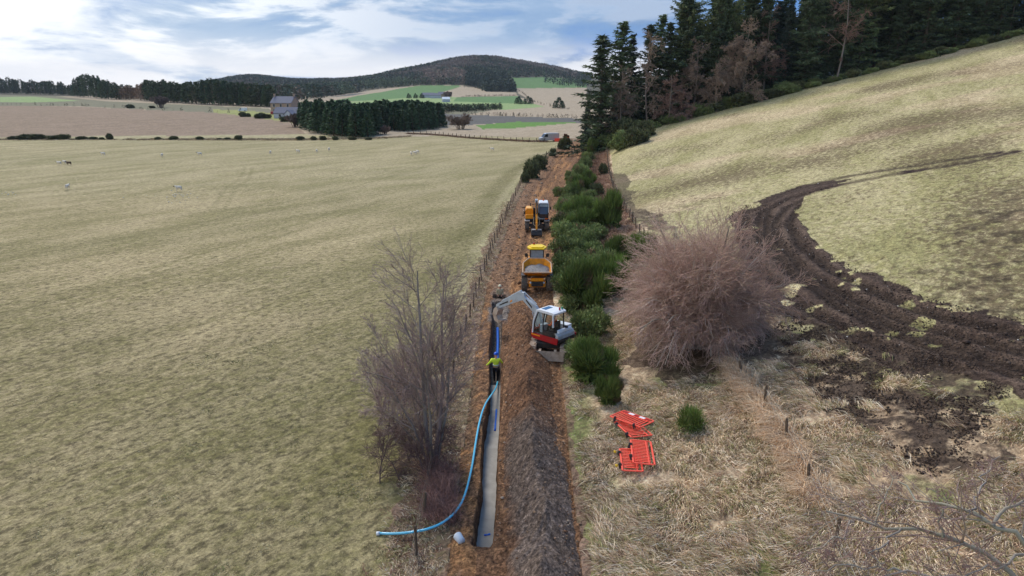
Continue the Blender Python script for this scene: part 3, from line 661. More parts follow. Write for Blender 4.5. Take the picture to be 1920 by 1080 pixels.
def bush_mesh(name, kind, n_lobe=16, per=330, blade=.32, wd=.07, flat=.8, parent=None, seed=0):
    """unit bush (radius about 1, height about 1.5 flat) of lobes, every lobe a burst of small blades"""
    parts = []; base = np.array(GREENS[kind])
    for i in range(n_lobe):
        a = RNG.uniform(0, 2 * pi); rr = sqrt(RNG.random()) * .72; zc = RNG.uniform(.25, 1.0) * (1 - rr * .55) * flat; lr = RNG.uniform(.26, .44)
        c_ = np.array([rr * cos(a), rr * sin(a), zc]); d = rdir(per); d[:, 2] = np.abs(d[:, 2]) * .9 - .12 + (.35 if kind == 'broom' else 0); d /= np.linalg.norm(d, axis=1, keepdims=True)
        rad_ = lr * RNG.uniform(.35, 1.0, per); P0 = c_ + d * rad_[:, None]
        D = d + RNG.normal(0, .35, d.shape); D[:, 2] += .5 if kind == 'broom' else .15; D /= np.linalg.norm(D, axis=1, keepdims=True)
        cc = colvar(per, (base if RNG.random() > .09 else np.array(S(122, 104, 76))) * RNG.uniform(.7, 1.35), .28, .1)
        parts.append(blades(P0, D, blade * RNG.uniform(.5, 1.1, per), wd * RNG.uniform(.6, 1.2, per), cc))
    n = 700; d = rdir(n); P0 = d * np.array([.8, .8, .75 * flat]) * RNG.uniform(.3, 1, (n, 1)) ; P0[:, 2] = np.abs(P0[:, 2]) * .9
    parts.append(blades(P0, rdir(n), np.full(n, blade), np.full(n, wd * 1.6), colvar(n, base * .9, .3)))
    V, Fc, C_ = merge(parts); return mesh_np(name, V, Fc, M_LEAF, parent, {'Col': C_})
def bush_thing(kind, cat, label, nm, **kw):
    t_ = thing(nm, label, cat); bush_mesh('foliage', kind, parent=t_, **kw)
    st = np.stack([np.stack([np.zeros(3) + np.array([.08 * cos(a), .08 * sin(a), -.1]), np.array([.3 * cos(a), .3 * sin(a), .35]), np.array([.55 * cos(a), .55 * sin(a), .65])]) for a in np.linspace(0, 5.5, 7)])
    V, Fc, C_ = tubes(st, np.tile([.045, .03, .012], (7, 1)), 4, np.tile(S(92, 78, 62), (7, 1))); mesh_np('stem', V, Fc, M_TWIG, t_, {'Col': C_}); return t_

def spruce(label, seed, Hh=23., Rb=6., kind='spruce', cat='tree', nm='spruce_tree', dens=1.0, lo=.06, group=None):
    t_ = thing(nm, label, cat, group=group); base = np.array({'spruce': S(74, 86, 60), 'fir': S(92, 106, 70), 'pine': S(106, 114, 74), 'larch': S(150, 130, 116), 'blue': S(58, 70, 60)}[kind])
    MBk = MB(); MBk.tube([(0, 0, -1), (.1, 0, Hh * .5), (0, 0, Hh * .97)], [Hh * .014, Hh * .009, .03], 7); MBk.build('trunk', M_BARK, t_, True)
    parts = []; limb = []; z = lo * Hh; n_ = 0
    while z < Hh * .985:
        f = (z / Hh - lo) / (1 - lo); R = Rb * (1 - f) ** .85 * (.75 + .25 * sin(seed + z * 1.3)) + .25
        R *= RNG.uniform(.7, 1.15)
        if kind == 'pine': R = Rb * (max(0, 1 - ((f - .62) / .5) ** 2)) * .9 + .3
        nb = 7 if kind != 'larch' else 6
        for b in range(nb):
            if kind in ('pine',) and RNG.random() < .3: continue
            a = RNG.uniform(0, 2 * pi); L = R * RNG.uniform(.35, 1.25); droop = (-.28 if kind != 'larch' else -.2) * (1 - f) + .15 * f
            nseg = max(3, int(L * 2.6 * dens)); s = np.linspace(.18, 1, nseg)
            X = L * s; Zc = z + L * droop * s + L * .14 * s ** 2.5 * 1.2
            Zc = Zc + RNG.normal(0, .35) + (0 if kind != 'larch' else -.25 * L * s ** 3); a = a + (RNG.normal(0, .25) if kind == 'larch' else 0); C0 = np.stack([X * cos(a), X * sin(a), Zc], 1); limb.append(np.stack([[0, 0, z], C0[nseg // 2], C0[-1]]))
            k = 7 if kind != 'larch' else 10
            P0 = np.repeat(C0, k, 0); m_ = len(P0); sd_ = RNG.normal(0, 1, (m_, 3)) * np.array([.33, .33, .12]) * (.35 + .25 * L ** .5); P0 = P0 + sd_
            D = np.array([cos(a), sin(a), -.15]) + RNG.normal(0, .75, (m_, 3)) * np.array([1, 1, .5]); D[:, 2] -= .15; D /= np.linalg.norm(D, axis=1, keepdims=True)
            if kind == 'larch': W_ = np.full(m_, .05); Ln = RNG.uniform(.5, 1.1, m_)
            else: W_ = RNG.uniform(.16, .34, m_); Ln = RNG.uniform(.45, .95, m_)
            parts.append(blades(P0, D, Ln, W_, colvar(m_, base * RNG.uniform(.7, 1.35), .3, .08)))
        z += Hh * (.028 if kind != 'larch' else .034) * RNG.uniform(.8, 1.25)
    lb = np.array(limb); V, Fc, C_ = tubes(lb, np.tile([.06, .04, .02], (len(lb), 1)), 3, colvar(len(lb), np.array(S(106, 92, 80) if kind != 'larch' else S(166, 148, 136)), .2))
    tri = np.concatenate([Fc[:, [0, 1, 2]], Fc[:, [0, 2, 3]]]); V, Fc, C_ = merge(parts + [(V, tri, C_)]); mesh_np('crown', V, Fc, M_LEAF, t_, {'Col': C_}); return t_

# ------------------------------------------------------------------ wood on the right
wl = [(1085, 240), (1130, 238), (1175, 236), (1210, 236), (1250, 222), (1300, 208), (1350, 198), (1410, 184), (1500, 160), (1600, 134), (1700, 112), (1800, 92), (1920, 68), (2020, 50)]
WE = np.array([at_y(u, v, 172)[:1] + (172.,) for u, v in wl])
pr = [spruce('', i, 23, 5.6, k, dens=1.0, lo=l_) for i, (k, l_) in enumerate((('spruce', .05), ('spruce', .10), ('fir', .08), ('blue', .12), ('pine', .35)))]
lar = []
lead = [(1125, 236, 62, 0, 1.4, 'tall dark spruce at the left end of the wood, its lower branches sweeping wide', 168),
        (1161, 232, 38, 2, 1.3, 'second spruce from the left end of the wood, taller with a bare spiky top', 173),
        (1180, 230, 60, 3, .9, 'slim bluish spruce tucked behind the second spruce at the left of the wood', 182),
        (1212, 225, 42, 0, 1.05, 'narrow pointed spruce right of the first open gap of sky', 174),
        (1232, 222, 25, 2, 1.1, 'narrow spruce rising just before the wood closes up, beside a shorter one', 178),
        (1248, 220, 40, 1, 1.1, 'shorter spruce between the narrow spruce and the tall closed edge of the wood', 172),
        (1278, 214, -14, 1, 1.3, 'tall spruce whose tip reaches the top of the sky where the wood closes', 174)]
used = set()
def put_tree(p, base_xyz, top_h, rz, sx, label, group=None):
    sc = top_h; o = p if id(p) not in used else None
    if o is None: o = dup(p, base_xyz, rz, (sc * sx, sc * sx, sc), label, group)
    else:
        used.add(id(p)); o.location = base_xyz; o.rotation_euler = (0, 0, rz); o.scale = (sc * sx, sc * sx, sc); o['label'] = label
    if group: o['group'] = group
    elif 'group' in o: del o['group']
    return o
for u, vb, vt, k, sx, lb, yy in lead:
    b = at_y(u, vb, yy); top = at_y(u, vt, yy)[2]; zb = gz(b[0], yy); put_tree(pr[k], (b[0], yy, zb - .2), (top - zb) / 23., RNG.uniform(0, 6), sx, lb)
LARCH = [(1215, 215, 68, .55, 'thin bare larch, brown twigs, left of the wood among the first spruces', 168),
        (1165, 222, 130, .8, 'low brown bare tree below the second spruce of the wood', 166),
        (1300, 205, 84, 1.0, 'brown leafless larch in front of the spruces, left of the biggest larch', 168),
        (1395, 190, 48, 1.35, 'biggest larch at the wood edge, pale brown with arching grey limbs', 166),
        (1345, 200, 120, .9, 'small brown larch between the two larger larches at the wood edge', 165),
        (1255, 216, 140, 1.1, 'low reddish leafless tree above the gorse at the wood edge', 165),
        (1432, 165, 20, .8, 'reddish bare larch behind the biggest larch, deeper in the wood', 171),
        (1572, 120, -30, .32, 'lone thin larch with reddish twigs far right among dark spruces', 168)]
cnt = 0
for row, yy in enumerate((173, 178, 184, 191, 199, 208)):
    xs_ = np.arange(at_y(1290, 200, yy)[0] + RNG.uniform(-2, 2), at_y(2010, 60, yy)[0], 4.4 if row < 3 else 5.5)
    for x in xs_:
        x += RNG.uniform(-1.6, 1.6); y = yy + RNG.uniform(-2, 2); k = [0, 1, 2, 3, 4, 1][int(RNG.integers(0, 6))]
        put_tree(pr[k], (x, y, gz(x, y) - .3), RNG.uniform(.85, 1.3), RNG.uniform(0, 6), RNG.uniform(.6, 1.1),
                 'dark evergreen standing close among others in the dense wood on the hilltop' if row == 0 else 'dark evergreen crowded behind the front row of the dense hilltop wood', 'front row evergreens of the hilltop wood' if row == 0 else 'inner evergreens of the hilltop wood'); cnt += 1
for row, yy in enumerate((188, 196)):
    for u in (1105, 1150, 1195, 1225, 1262):
        x = at_y(u, 230, yy)[0] + RNG.uniform(-1, 1); put_tree(pr[int(RNG.integers(0, 4))], (x, yy, gz(x, yy) - .3), RNG.uniform(.45, .62), RNG.uniform(0, 6), .9, 'lower evergreen seen through the tall spruces at the left end of the wood', 'lower evergreens behind the left end of the wood')

# ------------------------------------------------------------------ bushes
B_BR = [bush_thing('broom', 'bush', '', 'broom_bush', n_lobe=18, per=420, blade=.34, wd=.045, flat=1.0) for _ in range(2)]
B_GO = [bush_thing('gorse', 'bush', '', 'gorse_bush', n_lobe=22, per=330, blade=.13, wd=.075, flat=.8) for _ in range(3)]
B_DK = [bush_thing('dark', 'bush', '', 'dark_bush', n_lobe=26, per=200, blade=.17, wd=.10, flat=.9) for _ in range(1)]
B_RG = [bush_thing('broom', 'bush', '', 'broom_bush', n_lobe=7, per=130, blade=.55, wd=.035, flat=.9)]
def put_bush(B, u, v, wpx, hpx, label, group=None, off=0.0):
    """bush whose foot shows at (u, v), wpx wide and hpx high in the photograph"""
    x, y, z = at(u, v); dist = sqrt(x * x + y * y + (CH - z) ** 2); r = wpx / 2 * dist / F; el = atan2(CH - z, y); h = max(.4, (hpx * dist / F - .7 * r * sin(el)) / max(.5, cos(el)))
    p = B[int(RNG.integers(0, len(B)))]; fl = .95; sz = max(h / fl, r * .6)
    y2 = y + r * .6
    return put_tree(p, (x, y2, gz(x, y2) - .1), 1.0, RNG.uniform(0, 6), 1.0, label, group), (r * 1.08, sz)
def PB(B, u, v, wpx, hpx, label, group=None):
    o, (r, s_) = put_bush(B, u, v, wpx, hpx, label, group); o.scale = (r, r, s_)
HG = 'gorse bushes of the hedge beside the track'; HL = 'dark green gorse bush in the unbroken hedge right of the dirt track'
for u, v, w_, h_ in [(1098, 290, 22, 22), (1090, 303, 26, 22), (1082, 318, 30, 26), (1075, 335, 34, 28), (1070, 352, 38, 30), (1095, 350, 30, 24), (1066, 372, 42, 32), (1094, 378, 38, 28), (1062, 398, 46, 36), (1095, 402, 44, 34), (1064, 426, 50, 38), (1100, 428, 46, 36),
                     (1064, 456, 54, 42), (1104, 456, 50, 38), (1066, 488, 56, 44), (1108, 486, 50, 40), (1068, 520, 58, 48), (1072, 552, 60, 48), (1078, 370, 40, 34), (1080, 415, 50, 44), (1085, 470, 56, 50), (1090, 535, 60, 52), (1076, 590, 50, 44), (1086, 440, 50, 40)]:
    for q_ in range(2): PB(B_GO, u + RNG.uniform(-16, 26) * (.4 if v < 350 else 1), v + RNG.uniform(-10, 10), w_ * RNG.uniform(.45, .7), h_ * RNG.uniform(.45, .8), 'small gorse bush filling the gaps of the hedge right of the track', 'small gorse bushes within the hedge')
    PB(B_GO if RNG.random() < .8 else B_BR, u + (14 if v < 340 else 9 if v < 400 else 3), v, w_ * (.9 if v < 380 else 1.2), h_ * RNG.uniform(.85, 1.2), HL, HG)
PB(B_GO, 1120, 520, 78, 62, 'broad grey-green gorse bush behind the bright broom clump'); PB(B_BR, 1100, 590, 90, 84, 'large bright green broom bush beside the white excavator cab')
PB(B_BR, 1142, 430, 54, 62, 'round broom bush standing right of the hedge above the bright clump')
PB(B_BR, 1165, 505, 62, 52, 'bright green broom bush at the left of the clump behind the bare dome'); PB(B_BR, 1200, 498, 62, 54, 'bright green broom bush at the right tip of the clump behind the bare dome')
PB(B_BR, 1140, 560, 80, 70, 'bright broom bush between the hedge and the left side of the big bare bush')
PB(B_GO, 1110, 640, 84, 66, 'dull green gorse bush to the right of the excavator tail'); PB(B_GO, 1100, 690, 76, 60, 'gorse bush just below and right of the excavator blade')
PB(B_BR, 1118, 722, 92, 72, 'dark broom bush at the near end of the hedge'); PB(B_BR, 1143, 762, 46, 52, 'small broom bush nearest the camera, in front of the hedge end')
PB(B_RG, 1300, 815, 62, 44, 'small ragged broom bush alone in the straw grass right of the red barriers')
PB(B_DK, 1120, 368, 28, 24, 'small dark bush on the red bank left of the hill fence'); PB(B_DK, 1133, 327, 18, 20, 'little round bush against the hill fence above the red bank')
PB(B_DK, 995, 335, 34, 34, 'dark gorse bush on the left fence beyond the wheeled digger'); PB(B_DK, 1012, 318, 30, 26, 'dark gorse bush behind another on the left fence past the wheeled digger'); PB(B_DK, 985, 342, 18, 18, 'lowest small gorse bush on the left fence past the wheeled digger')
PB(B_DK, 1058, 280, 26, 22, 'round dark bush on bare stems at the far bend of the track'); PB(B_DK, 1036, 293, 14, 14, 'small thorny bush on the left fence near the far bend')
for u, v, r_, B_ in [(1118, 276, 1.9, 0), (1142, 277, 2.2, 0), (1168, 278, 2.3, 1), (1192, 270, 2.1, 1), (1208, 256, 1.9, 1), (1150, 262, 2.5, 0), (1178, 258, 2.5, 1), (1126, 262, 2.3, 2), (1104, 266, 1.6, 2), (1098, 277, 1.3, 0), (1160, 245, 2.2, 0), (1192, 243, 2.2, 1)]:
    p = at(u, v, 0, 400.); put_tree(((B_GO + B_BR), B_DK + B_GO, B_BR)[B_][int(RNG.integers(0, 2))], (p[0], p[1], p[2] - .2), 1.0, RNG.uniform(0, 6), 1.0, 'gorse mound at the corner where the hill field meets the wood', 'gorse mounds at the corner of the hill field').scale = (r_ * 1.45, r_ * 1.45, r_ * RNG.uniform(1.5, 1.9))
for i in range(46):
    u = 1130 + i / 45 * 790; v = float(np.interp(u, [p[0] for p in wl], [p[1] for p in wl])); yy = 167 + RNG.uniform(-2, 3); x = at_y(u, v, yy)[0] + RNG.uniform(-1, 1); r_ = RNG.uniform(2.2, 3.6) * (1 if u < 1500 else .6)
    put_tree((B_GO if i % 3 else B_DK)[int(RNG.integers(0, 3 if i % 3 else 1))], (x, yy, gz(x, yy) - .2), 1.0, RNG.uniform(0, 6), 1.0, 'low gorse under the trees along the top edge of the hill field', 'gorse along the foot of the hilltop wood').scale = (r_, r_, r_ * RNG.uniform(.7, 1.1))
for u, w_, h_ in [(22, 16, 8), (45, 24, 12), (65, 22, 12), (98, 20, 10), (115, 18, 12), (150, 16, 8), (172, 14, 7), (190, 8, 6), (205, 10, 14), (295, 10, 7), (322, 14, 9), (373, 12, 8), (410, 8, 5), (425, 10, 6), (445, 13, 11), (562, 14, 9), (588, 10, 9), (605, 12, 10), (628, 10, 9), (660, 14, 7), (690, 12, 6)]:
    PB(B_DK, u, 262, w_ * 1.1, h_ * .7, 'low dark bush on the far boundary line of the sheep field', 'bushes along the far boundary of the sheep field')
for u, v, w_, h_ in [(455, 219, 14, 8), (466, 219, 8, 6), (486, 222, 22, 9), (500, 222, 14, 7), (534, 228, 22, 9), (243, 203, 14, 6), (284, 203, 10, 4)]:
    PB(B_DK, u, v, w_, h_, 'dark bush on the strip above the ploughed field', 'bushes above the ploughed field')
FARC = [(1048, 203, 26, 20, 'dark clump beside the leading spruce on the far stubble'), (973, 195, 16, 14, 'left dark clump in the far green field'), (990, 195, 22, 14, 'right dark clump in the far green field'), (766, 184, 10, 9, 'left tree clump by the far farm'), (779, 184, 10, 9, 'middle tree clump by the far farm'), (791, 184, 10, 9, 'right tree clump by the far farm')]

# ------------------------------------------------------------------ bare trees
def bare(name, label, cat, stems, rads, levels, colr, twcol, tips=.006, crook=.03):
    """stems: list of polylines (world points), levels: [(m,s0,ang,ratio,up,rr,k)]"""
    kk = max(len(s_) for s_ in stems) + (6 if crook > .05 else 0); P = []
    for s_ in stems:
        s_ = np.array(s_, float); tt = np.linspace(0, len(s_) - 1, kk + 2); P.append(np.stack([np.interp(tt, np.arange(len(s_)), s_[:, i]) for i in range(3)], 1))
    P = np.array(P); P[:, 1:] += RNG.normal(0, crook, P[:, 1:].shape); R = np.array([np.linspace(r, max(r * .25, tips * 1.6), P.shape[1]) for r in rads])
    base = P[0, 0].copy(); root = thing(name, label, cat, tuple(base))
    V, Fc, C_ = tubes(P - base, R, 7, colvar(len(P), np.array(colr), .1)); mesh_np('trunk', V, Fc, M_TWIG, root, {'Col': C_}, smooth=True)
    out = []; p, r = P, R
    for li, (m_, s0, ang, ratio, up, rr, k) in enumerate(levels):
        p, r = grow(p, r, m_, s0, ang, ratio, up, k, rr); r = np.maximum(r, tips)
        f = (li + 1) / len(levels); cc = np.array(colr) * (1 - f) + np.array(twcol) * f
        out.append(tubes(p - base, r, 4 if li == 0 else 3, colvar(len(p), cc, .25, .06)))
    V, Fc, C_ = merge(out); mesh_np('crown', V, Fc, M_TWIG, root, {'Col': C_}); return root
# multi-stemmed bare tree at the left fence
bx, by, bz = at(812, 868); PY = by
def up_(u, v, dy=0): return at_y(u, v, PY + dy)
stems = [[(bx, by, bz - .1), up_(828, 740), up_(830, 640), up_(832, 530)], [(bx - .15, by, bz - .1), up_(795, 760), up_(788, 640), up_(785, 570, .5), up_(782, 508, .5)],
         [(bx + .15, by + .1, bz - .1), up_(838, 760, .4), up_(846, 640, .8), up_(852, 585, 1.0)], [(bx - .1, by + .2, bz - .1), up_(790, 800, .5), up_(755, 700, 1), up_(712, 640, 1.6)],
         [(bx, by - .1, bz - .1), up_(806, 780, -.6), up_(800, 690, -1.0), up_(808, 610, -1.2)], [(bx - .2, by, bz - .1), up_(775, 800, -.5), up_(735, 730, -.8), up_(700, 700, -1.0)],
         [(bx + .2, by, bz), up_(822, 800, .9), up_(815, 700, 1.6), up_(812, 640, 2.2)], [(bx - .2, by, bz), up_(780, 830, .3), up_(745, 790, .2), up_(702, 760, .2)]]
bare('bare_tree', 'tall leafless tree with several thin grey stems beside the left fence', 'tree', stems, [.10, .10, .07, .06, .07, .05, .06, .05],
     [(19, .2, .75, .33, .10, .42, 4), (9, .12, .7, .45, .06, .5, 4), (6, .1, .6, .5, .03, .6, 3)], S(136, 126, 116), S(150, 130, 122), .006)
st = []
for i in range(10):
    u = RNG.uniform(700, 835); v = RNG.uniform(850, 915); x, y, z = at(u, v); a = RNG.uniform(0, 6.3); h = RNG.uniform(1.1, 2.2)
    st.append([(x, y, z - .05), (x + .3 * cos(a), y + .3 * sin(a), z + h * .5), (x + .8 * cos(a), y + .8 * sin(a), z + h)])
bare('thicket', 'low dark thicket of bare twigs at the foot of the tall leafless tree', 'thicket', st, [.03] * 10, [(14, .05, .8, .6, .0, .5, 4), (10, .1, .8, .5, 0, .6, 3)], S(98, 80, 76), S(116, 92, 88), .006)
st = []
for i in range(12):
    u = RNG.uniform(700, 800); v = RNG.uniform(760, 800); x, y, z = at(u, v); a = RNG.uniform(0, 6.3); h = RNG.uniform(1.6, 3.2)
    st.append([(x, y, z - .05), (x + .3 * cos(a), y + .3 * sin(a), z + h * .5), (x + .8 * cos(a), y + .8 * sin(a), z + h)])
bare('bare_shrub', 'hazy purple-brown leafless shrub spreading left of the tall bare tree', 'shrub', st, [.035] * 12, [(16, .1, .7, .5, .05, .5, 4), (9, .1, .7, .5, .03, .6, 3)], S(122, 104, 100), S(150, 126, 120), .006)

# great dome of bare twigs
def big_bush():
    cx, cy, _ = at(1302, 655); cy += .6; cx += .2; cz = gz(cx, cy); base = np.array([cx, cy, cz]); root = thing('bare_bush', 'huge dome-shaped leafless bush with pinkish brown twigs beside the mud track', 'bush', tuple(base))
    N = 430; a = RNG.uniform(0, 2 * pi, N); el = np.arcsin(RNG.uniform(-.08, 1, N)); Rr = 4.25 * RNG.uniform(.66, 1.10, N) * (1 + .12 * np.sin(a * 3 + 1) + .09 * np.sin(a * 5 + el * 4) + .08 * np.sin(el * 7 + a * 2))
    tgt = np.stack([np.cos(a) * np.cos(el) * Rr * .99, np.sin(a) * np.cos(el) * Rr * .95, np.sin(el) * Rr * 1.36 + .6], 1)
    st_ = np.stack([RNG.normal(0, .45, N), RNG.normal(0, .4, N), np.zeros(N)], 1)
    k = 6; s = np.linspace(0, 1, k)[None, :, None]; P = st_[:, None] * (1 - s) + tgt[:, None] * s
    P[:, :, 2] += (1.5 * np.sin(pi * s[..., 0] * .8)) * (np.cos(el)[:, None]); P[:, :, 2] -= .7 * (s[..., 0] ** 3) * np.cos(el)[:, None]; P[:, 1:] += np.cumsum(RNG.normal(0, .13, P[:, 1:].shape), 1)
    R = np.linspace(.042, .012, k)[None] * RNG.uniform(.6, 1.3, (N, 1))
    k0 = 26; V, Fc, C_ = tubes(P[:k0], R[:k0] * 2.0, 6, colvar(k0, np.array(S(150, 142, 128)), .15)); mesh_np('trunk', V, Fc, M_TWIG, root, {'Col': C_}, smooth=True)
    out = [tubes(P[k0:], R[k0:], 3, colvar(N - k0, np.array(S(206, 192, 176)), .25))]
    p1, r1 = grow(P, R, 12, .30, .65, .30, -.06, 4, .6, .5); r1 = np.maximum(r1, .0075); p1[..., 2] = np.maximum(p1[..., 2], .05); out.append(tubes(p1, r1, 3, colvar(len(p1), np.array(S(190, 160, 144)), .28, .06)))
    p2, r2 = grow(p1, r1, 7, .2, .6, .6, -.04, 3, .8, .35); r2 = np.maximum(r2, .006); p2[..., 2] = np.maximum(p2[..., 2], .05); out.append(tubes(p2, r2, 3, colvar(len(p2), np.array(S(200, 168, 150)), .28, .06)))
    V, Fc, C_ = merge(out); mesh_np('crown', V, Fc, M_TWIG, root, {'Col': C_})
big_bush()

for u, vb, vt, sx, lb, yy in LARCH:
    b_ = at_y(u, vb, yy); top = at_y(u, vt, yy)[2]; zb = gz(b_[0], yy); h = top - zb; lx = RNG.normal(0, .5)
    stems = [[(b_[0], yy, zb - .3), (b_[0] + lx, yy, zb + h * .5), (b_[0] + lx * .3, yy, top)]]; rr = [.24]
    for k in range(int(12 * sx)):
        f = RNG.uniform(.12, .8); a = RNG.uniform(0, 6.3); L = sx * 5.2 * RNG.uniform(.6, 1.2) * sqrt(1 - f ** 2); z0 = zb + h * f; x0 = b_[0] + lx * f
        stems.append([(x0, yy, z0), (x0 + .4 * L * cos(a), yy + .4 * L * sin(a), z0 + L * .18), (x0 + .8 * L * cos(a), yy + .8 * L * sin(a), z0 + L * .10), (x0 + L * cos(a), yy + L * sin(a), z0 - L * RNG.uniform(.0, .35))]); rr.append(.10)
    bare('larch_tree', lb, 'tree', stems, rr, [(int(13 + 7 * sx), .12, 1.0, .26, -.08, .4, 4), (7, .1, .9, .5, -.10, .6, 3), (5, .1, .9, .55, -.1, .8, 3)], S(124, 112, 100), S(150, 128, 110) if 'reddish' not in lb else S(138, 108, 94), .03)
# lichened tree in the near right corner; its trunk stands just below the picture
def near_tree():
    tx, ty = 10.8, 8.6; tz = gz(tx, ty); q = lambda u, v, z: at_z(u, v, z)
    fork = q(1960, 1120, 5.6)
    P = [[(tx, ty, tz - .1), (tx - .1, ty + .4, (tz + fork[2]) / 2), fork, q(1905, 1085, 5.9), q(1850, 1040, 6.1), q(1770, 1008, 6.3), q(1690, 990, 6.3), q(1620, 980, 6.2), q(1552, 962, 6.2)],
         [fork, q(1940, 1040, 6.6), q(1905, 1000, 6.9), q(1860, 985, 7.0), q(1815, 958, 7.1), q(1760, 942, 7.0), q(1700, 925, 6.9), q(1685, 900, 7.0)],
         [q(1768, 1008, 6.3), q(1762, 975, 6.6), q(1775, 940, 6.9), q(1745, 915, 7.0)], [q(1860, 985, 7.0), q(1895, 950, 7.3), q(1935, 920, 7.5), q(1990, 900, 7.5)],
         [q(1690, 990, 6.3), q(1655, 1020, 6.0), q(1630, 1045, 5.9), q(1660, 1060, 5.8)], [q(1640, 985, 6.2), q(1650, 950, 6.5), q(1665, 915, 6.7), q(1672, 885, 6.8)],
         [fork, q(1930, 1110, 5.9), q(1860, 1100, 5.8), q(1790, 1085, 5.7), q(1700, 1075, 5.6), q(1600, 1090, 5.6)], [q(1815, 958, 7.1), q(1840, 925, 7.3), q(1850, 890, 7.4), q(1870, 860, 7.5)],
         [fork, q(2000, 1060, 6.6), q(1990, 1010, 6.9), q(1950, 970, 7.1), q(1900, 940, 7.3)], [q(1600, 978, 6.2), q(1575, 1005, 6.1), q(1540, 1030, 6.0), q(1500, 1050, 5.9)],
         [q(1700, 1075, 5.6), q(1640, 1060, 5.7), q(1570, 1060, 5.7), q(1520, 1075, 5.6)], [q(1930, 1040, 6.4), q(1880, 1060, 6.2), q(1830, 1075, 6.0), q(1760, 1090, 5.9)]]
    rd = [.082, .066, .03, .042, .026, .026, .05, .026, .05, .024, .026, .034]
    bare('lichened_tree', 'bare tree with pale lichened branches and reddish twigs in the near right corner', 'tree', P, rd, [(12, .25, .8, .24, .0, .45, 4), (6, .15, .8, .5, .0, .6, 4), (4, .1, .7, .5, 0, .7, 3)], S(148, 140, 126), S(150, 120, 112), .0045, .045)
near_tree()
for u, v, w_, h_, c1, lb in [(302, 202, 34, 20, S(110, 96, 88), 'round grey leafless tree on the strip before the left shelterbelt'), (865, 242, 62, 28, S(132, 114, 98), 'wide grey-brown leafless thicket right of the dark plantation'), (722, 252, 26, 16, S(140, 118, 104), 'small leafless tree in front of the gap between the plantations'), (553, 238, 30, 24, S(120, 104, 92), 'leafless tree between the farmhouse and the plantation'), (842, 184, 22, 12, S(138, 118, 108), 'leafless trees beside the far farm sheds'), (1062, 262, 14, 10, S(110, 62, 40), 'russet bush beyond the red barriers at the track bend')]:
    x, y, z = at(u, v); dd = sqrt(x * x + y * y); r_ = w_ / 2 * dd / F; hh = h_ * dd / F; st = []
    for i in range(14):
        a = RNG.uniform(0, 6.3); rr = r_ * RNG.uniform(.1, .9); st.append([(x + .3 * rr * cos(a), y + .3 * rr * sin(a), z), (x + .6 * rr * cos(a), y + .6 * rr * sin(a), z + hh * .5), (x + rr * cos(a), y + rr * sin(a), z + hh * RNG.uniform(.6, .95) * (1 - .3 * (rr / r_) ** 2))])
    bare('leafless_tree', lb, 'tree', st, [hh * .02] * 14, [(14, .2, .8, .4, .05, .5, 3), (8, .1, .8, .5, 0, .8, 3)], c1, c1, dd * .00028)

# ------------------------------------------------------------------ distant trees
def small_conifer(nm, kind, n=260, Hh=12., Rb=3., round_=.0, size=1.0, label='', cat='tree'):
    t_ = thing(nm, label, cat); base = np.array({'d': S(70, 90, 62), 'p': S(70, 82, 54), 'b': S(132, 108, 86), 'f': S(46, 58, 44)}[kind])
    f = RNG.random(n) ** .8; a = RNG.uniform(0, 2 * pi, n)
    R = Rb * ((1 - f) ** .7 if not round_ else np.sqrt(np.clip(1 - ((f - .45) / .58) ** 2, 0, 1))); rr = R * np.sqrt(RNG.uniform(.25, 1, n))
    lo = .04 if not round_ else .08
    P0 = np.stack([rr * np.cos(a), rr * np.sin(a), Hh * (lo + (1 - lo) * f)], 1); lob = np.repeat(RNG.uniform(.7, 1.35, n // 10 + 1), 10)[:n]
    D = np.stack([np.cos(a), np.sin(a), RNG.uniform(-.5, .5, n) + (.3 if round_ else 0)], 1) + RNG.normal(0, .4, (n, 3)); D /= np.linalg.norm(D, axis=1, keepdims=True)
    V, Fc, C_ = blades(P0, D, RNG.uniform(.7, 1.5, n) * size, RNG.uniform(.45, .95, n) * size, colvar(n, base, .2) * lob[:, None])
    mesh_np('crown', V, Fc, M_LEAF, t_, {'Col': C_}); MB().tube([(0, 0, -.5), (0, 0, Hh * .5), (0, 0, Hh * .92)], [Hh * .018, Hh * .01, .04], 5).build('trunk', M_BARK, t_, True); return t_
D_PL = [small_conifer('young_spruce', 'd', 620, 12, 2.7, 0, .8) for _ in range(3)]
for pts, lab, grp, n, h in [(poly([(565, 238), (600, 250), (640, 256), (690, 257), (705, 252), (700, 244), (660, 238), (600, 230)], 3), 'young dark spruce packed in the near block of the plantation in the valley', 'spruces of the near plantation block', 125, (187, 256)),
                            (poly([(712, 244), (760, 246), (815, 242), (832, 236), (800, 230), (740, 232), (700, 236)], 3), 'young dark spruce packed in the farther block of the plantation in the valley', 'spruces of the farther plantation block', 95, (183, 245))]:
    k = 0; tries = 0; got = []
    while k < n and tries < 9000:
        tries += 1; x = RNG.uniform(pts[:, 0].min(), pts[:, 0].max()); y = RNG.uniform(pts[:, 1].min(), pts[:, 1].max())
        if not inside(pts, np.array([x]), np.array([y]))[0] or any((x - a) ** 2 + (y - b) ** 2 < 5 for a, b in got): continue
        got.append((x, y)); k += 1; put_tree(D_PL[k % 3], (x, y, gz(x, y) - .2), RNG.uniform(.6, .9), RNG.uniform(0, 6), RNG.uniform(1.1, 1.5), lab, grp)
D_SB = [small_conifer('pine_tree', 'p', 520, 16, 5.0, 1, 1.35), small_conifer('pine_tree', 'p', 520, 15, 4.4, 1, 1.3), small_conifer('spruce_tree', 'd', 460, 16, 4.2, 0, 1.3), small_conifer('larch_tree', 'b', 320, 14, 3.6, 1, 1.2)]
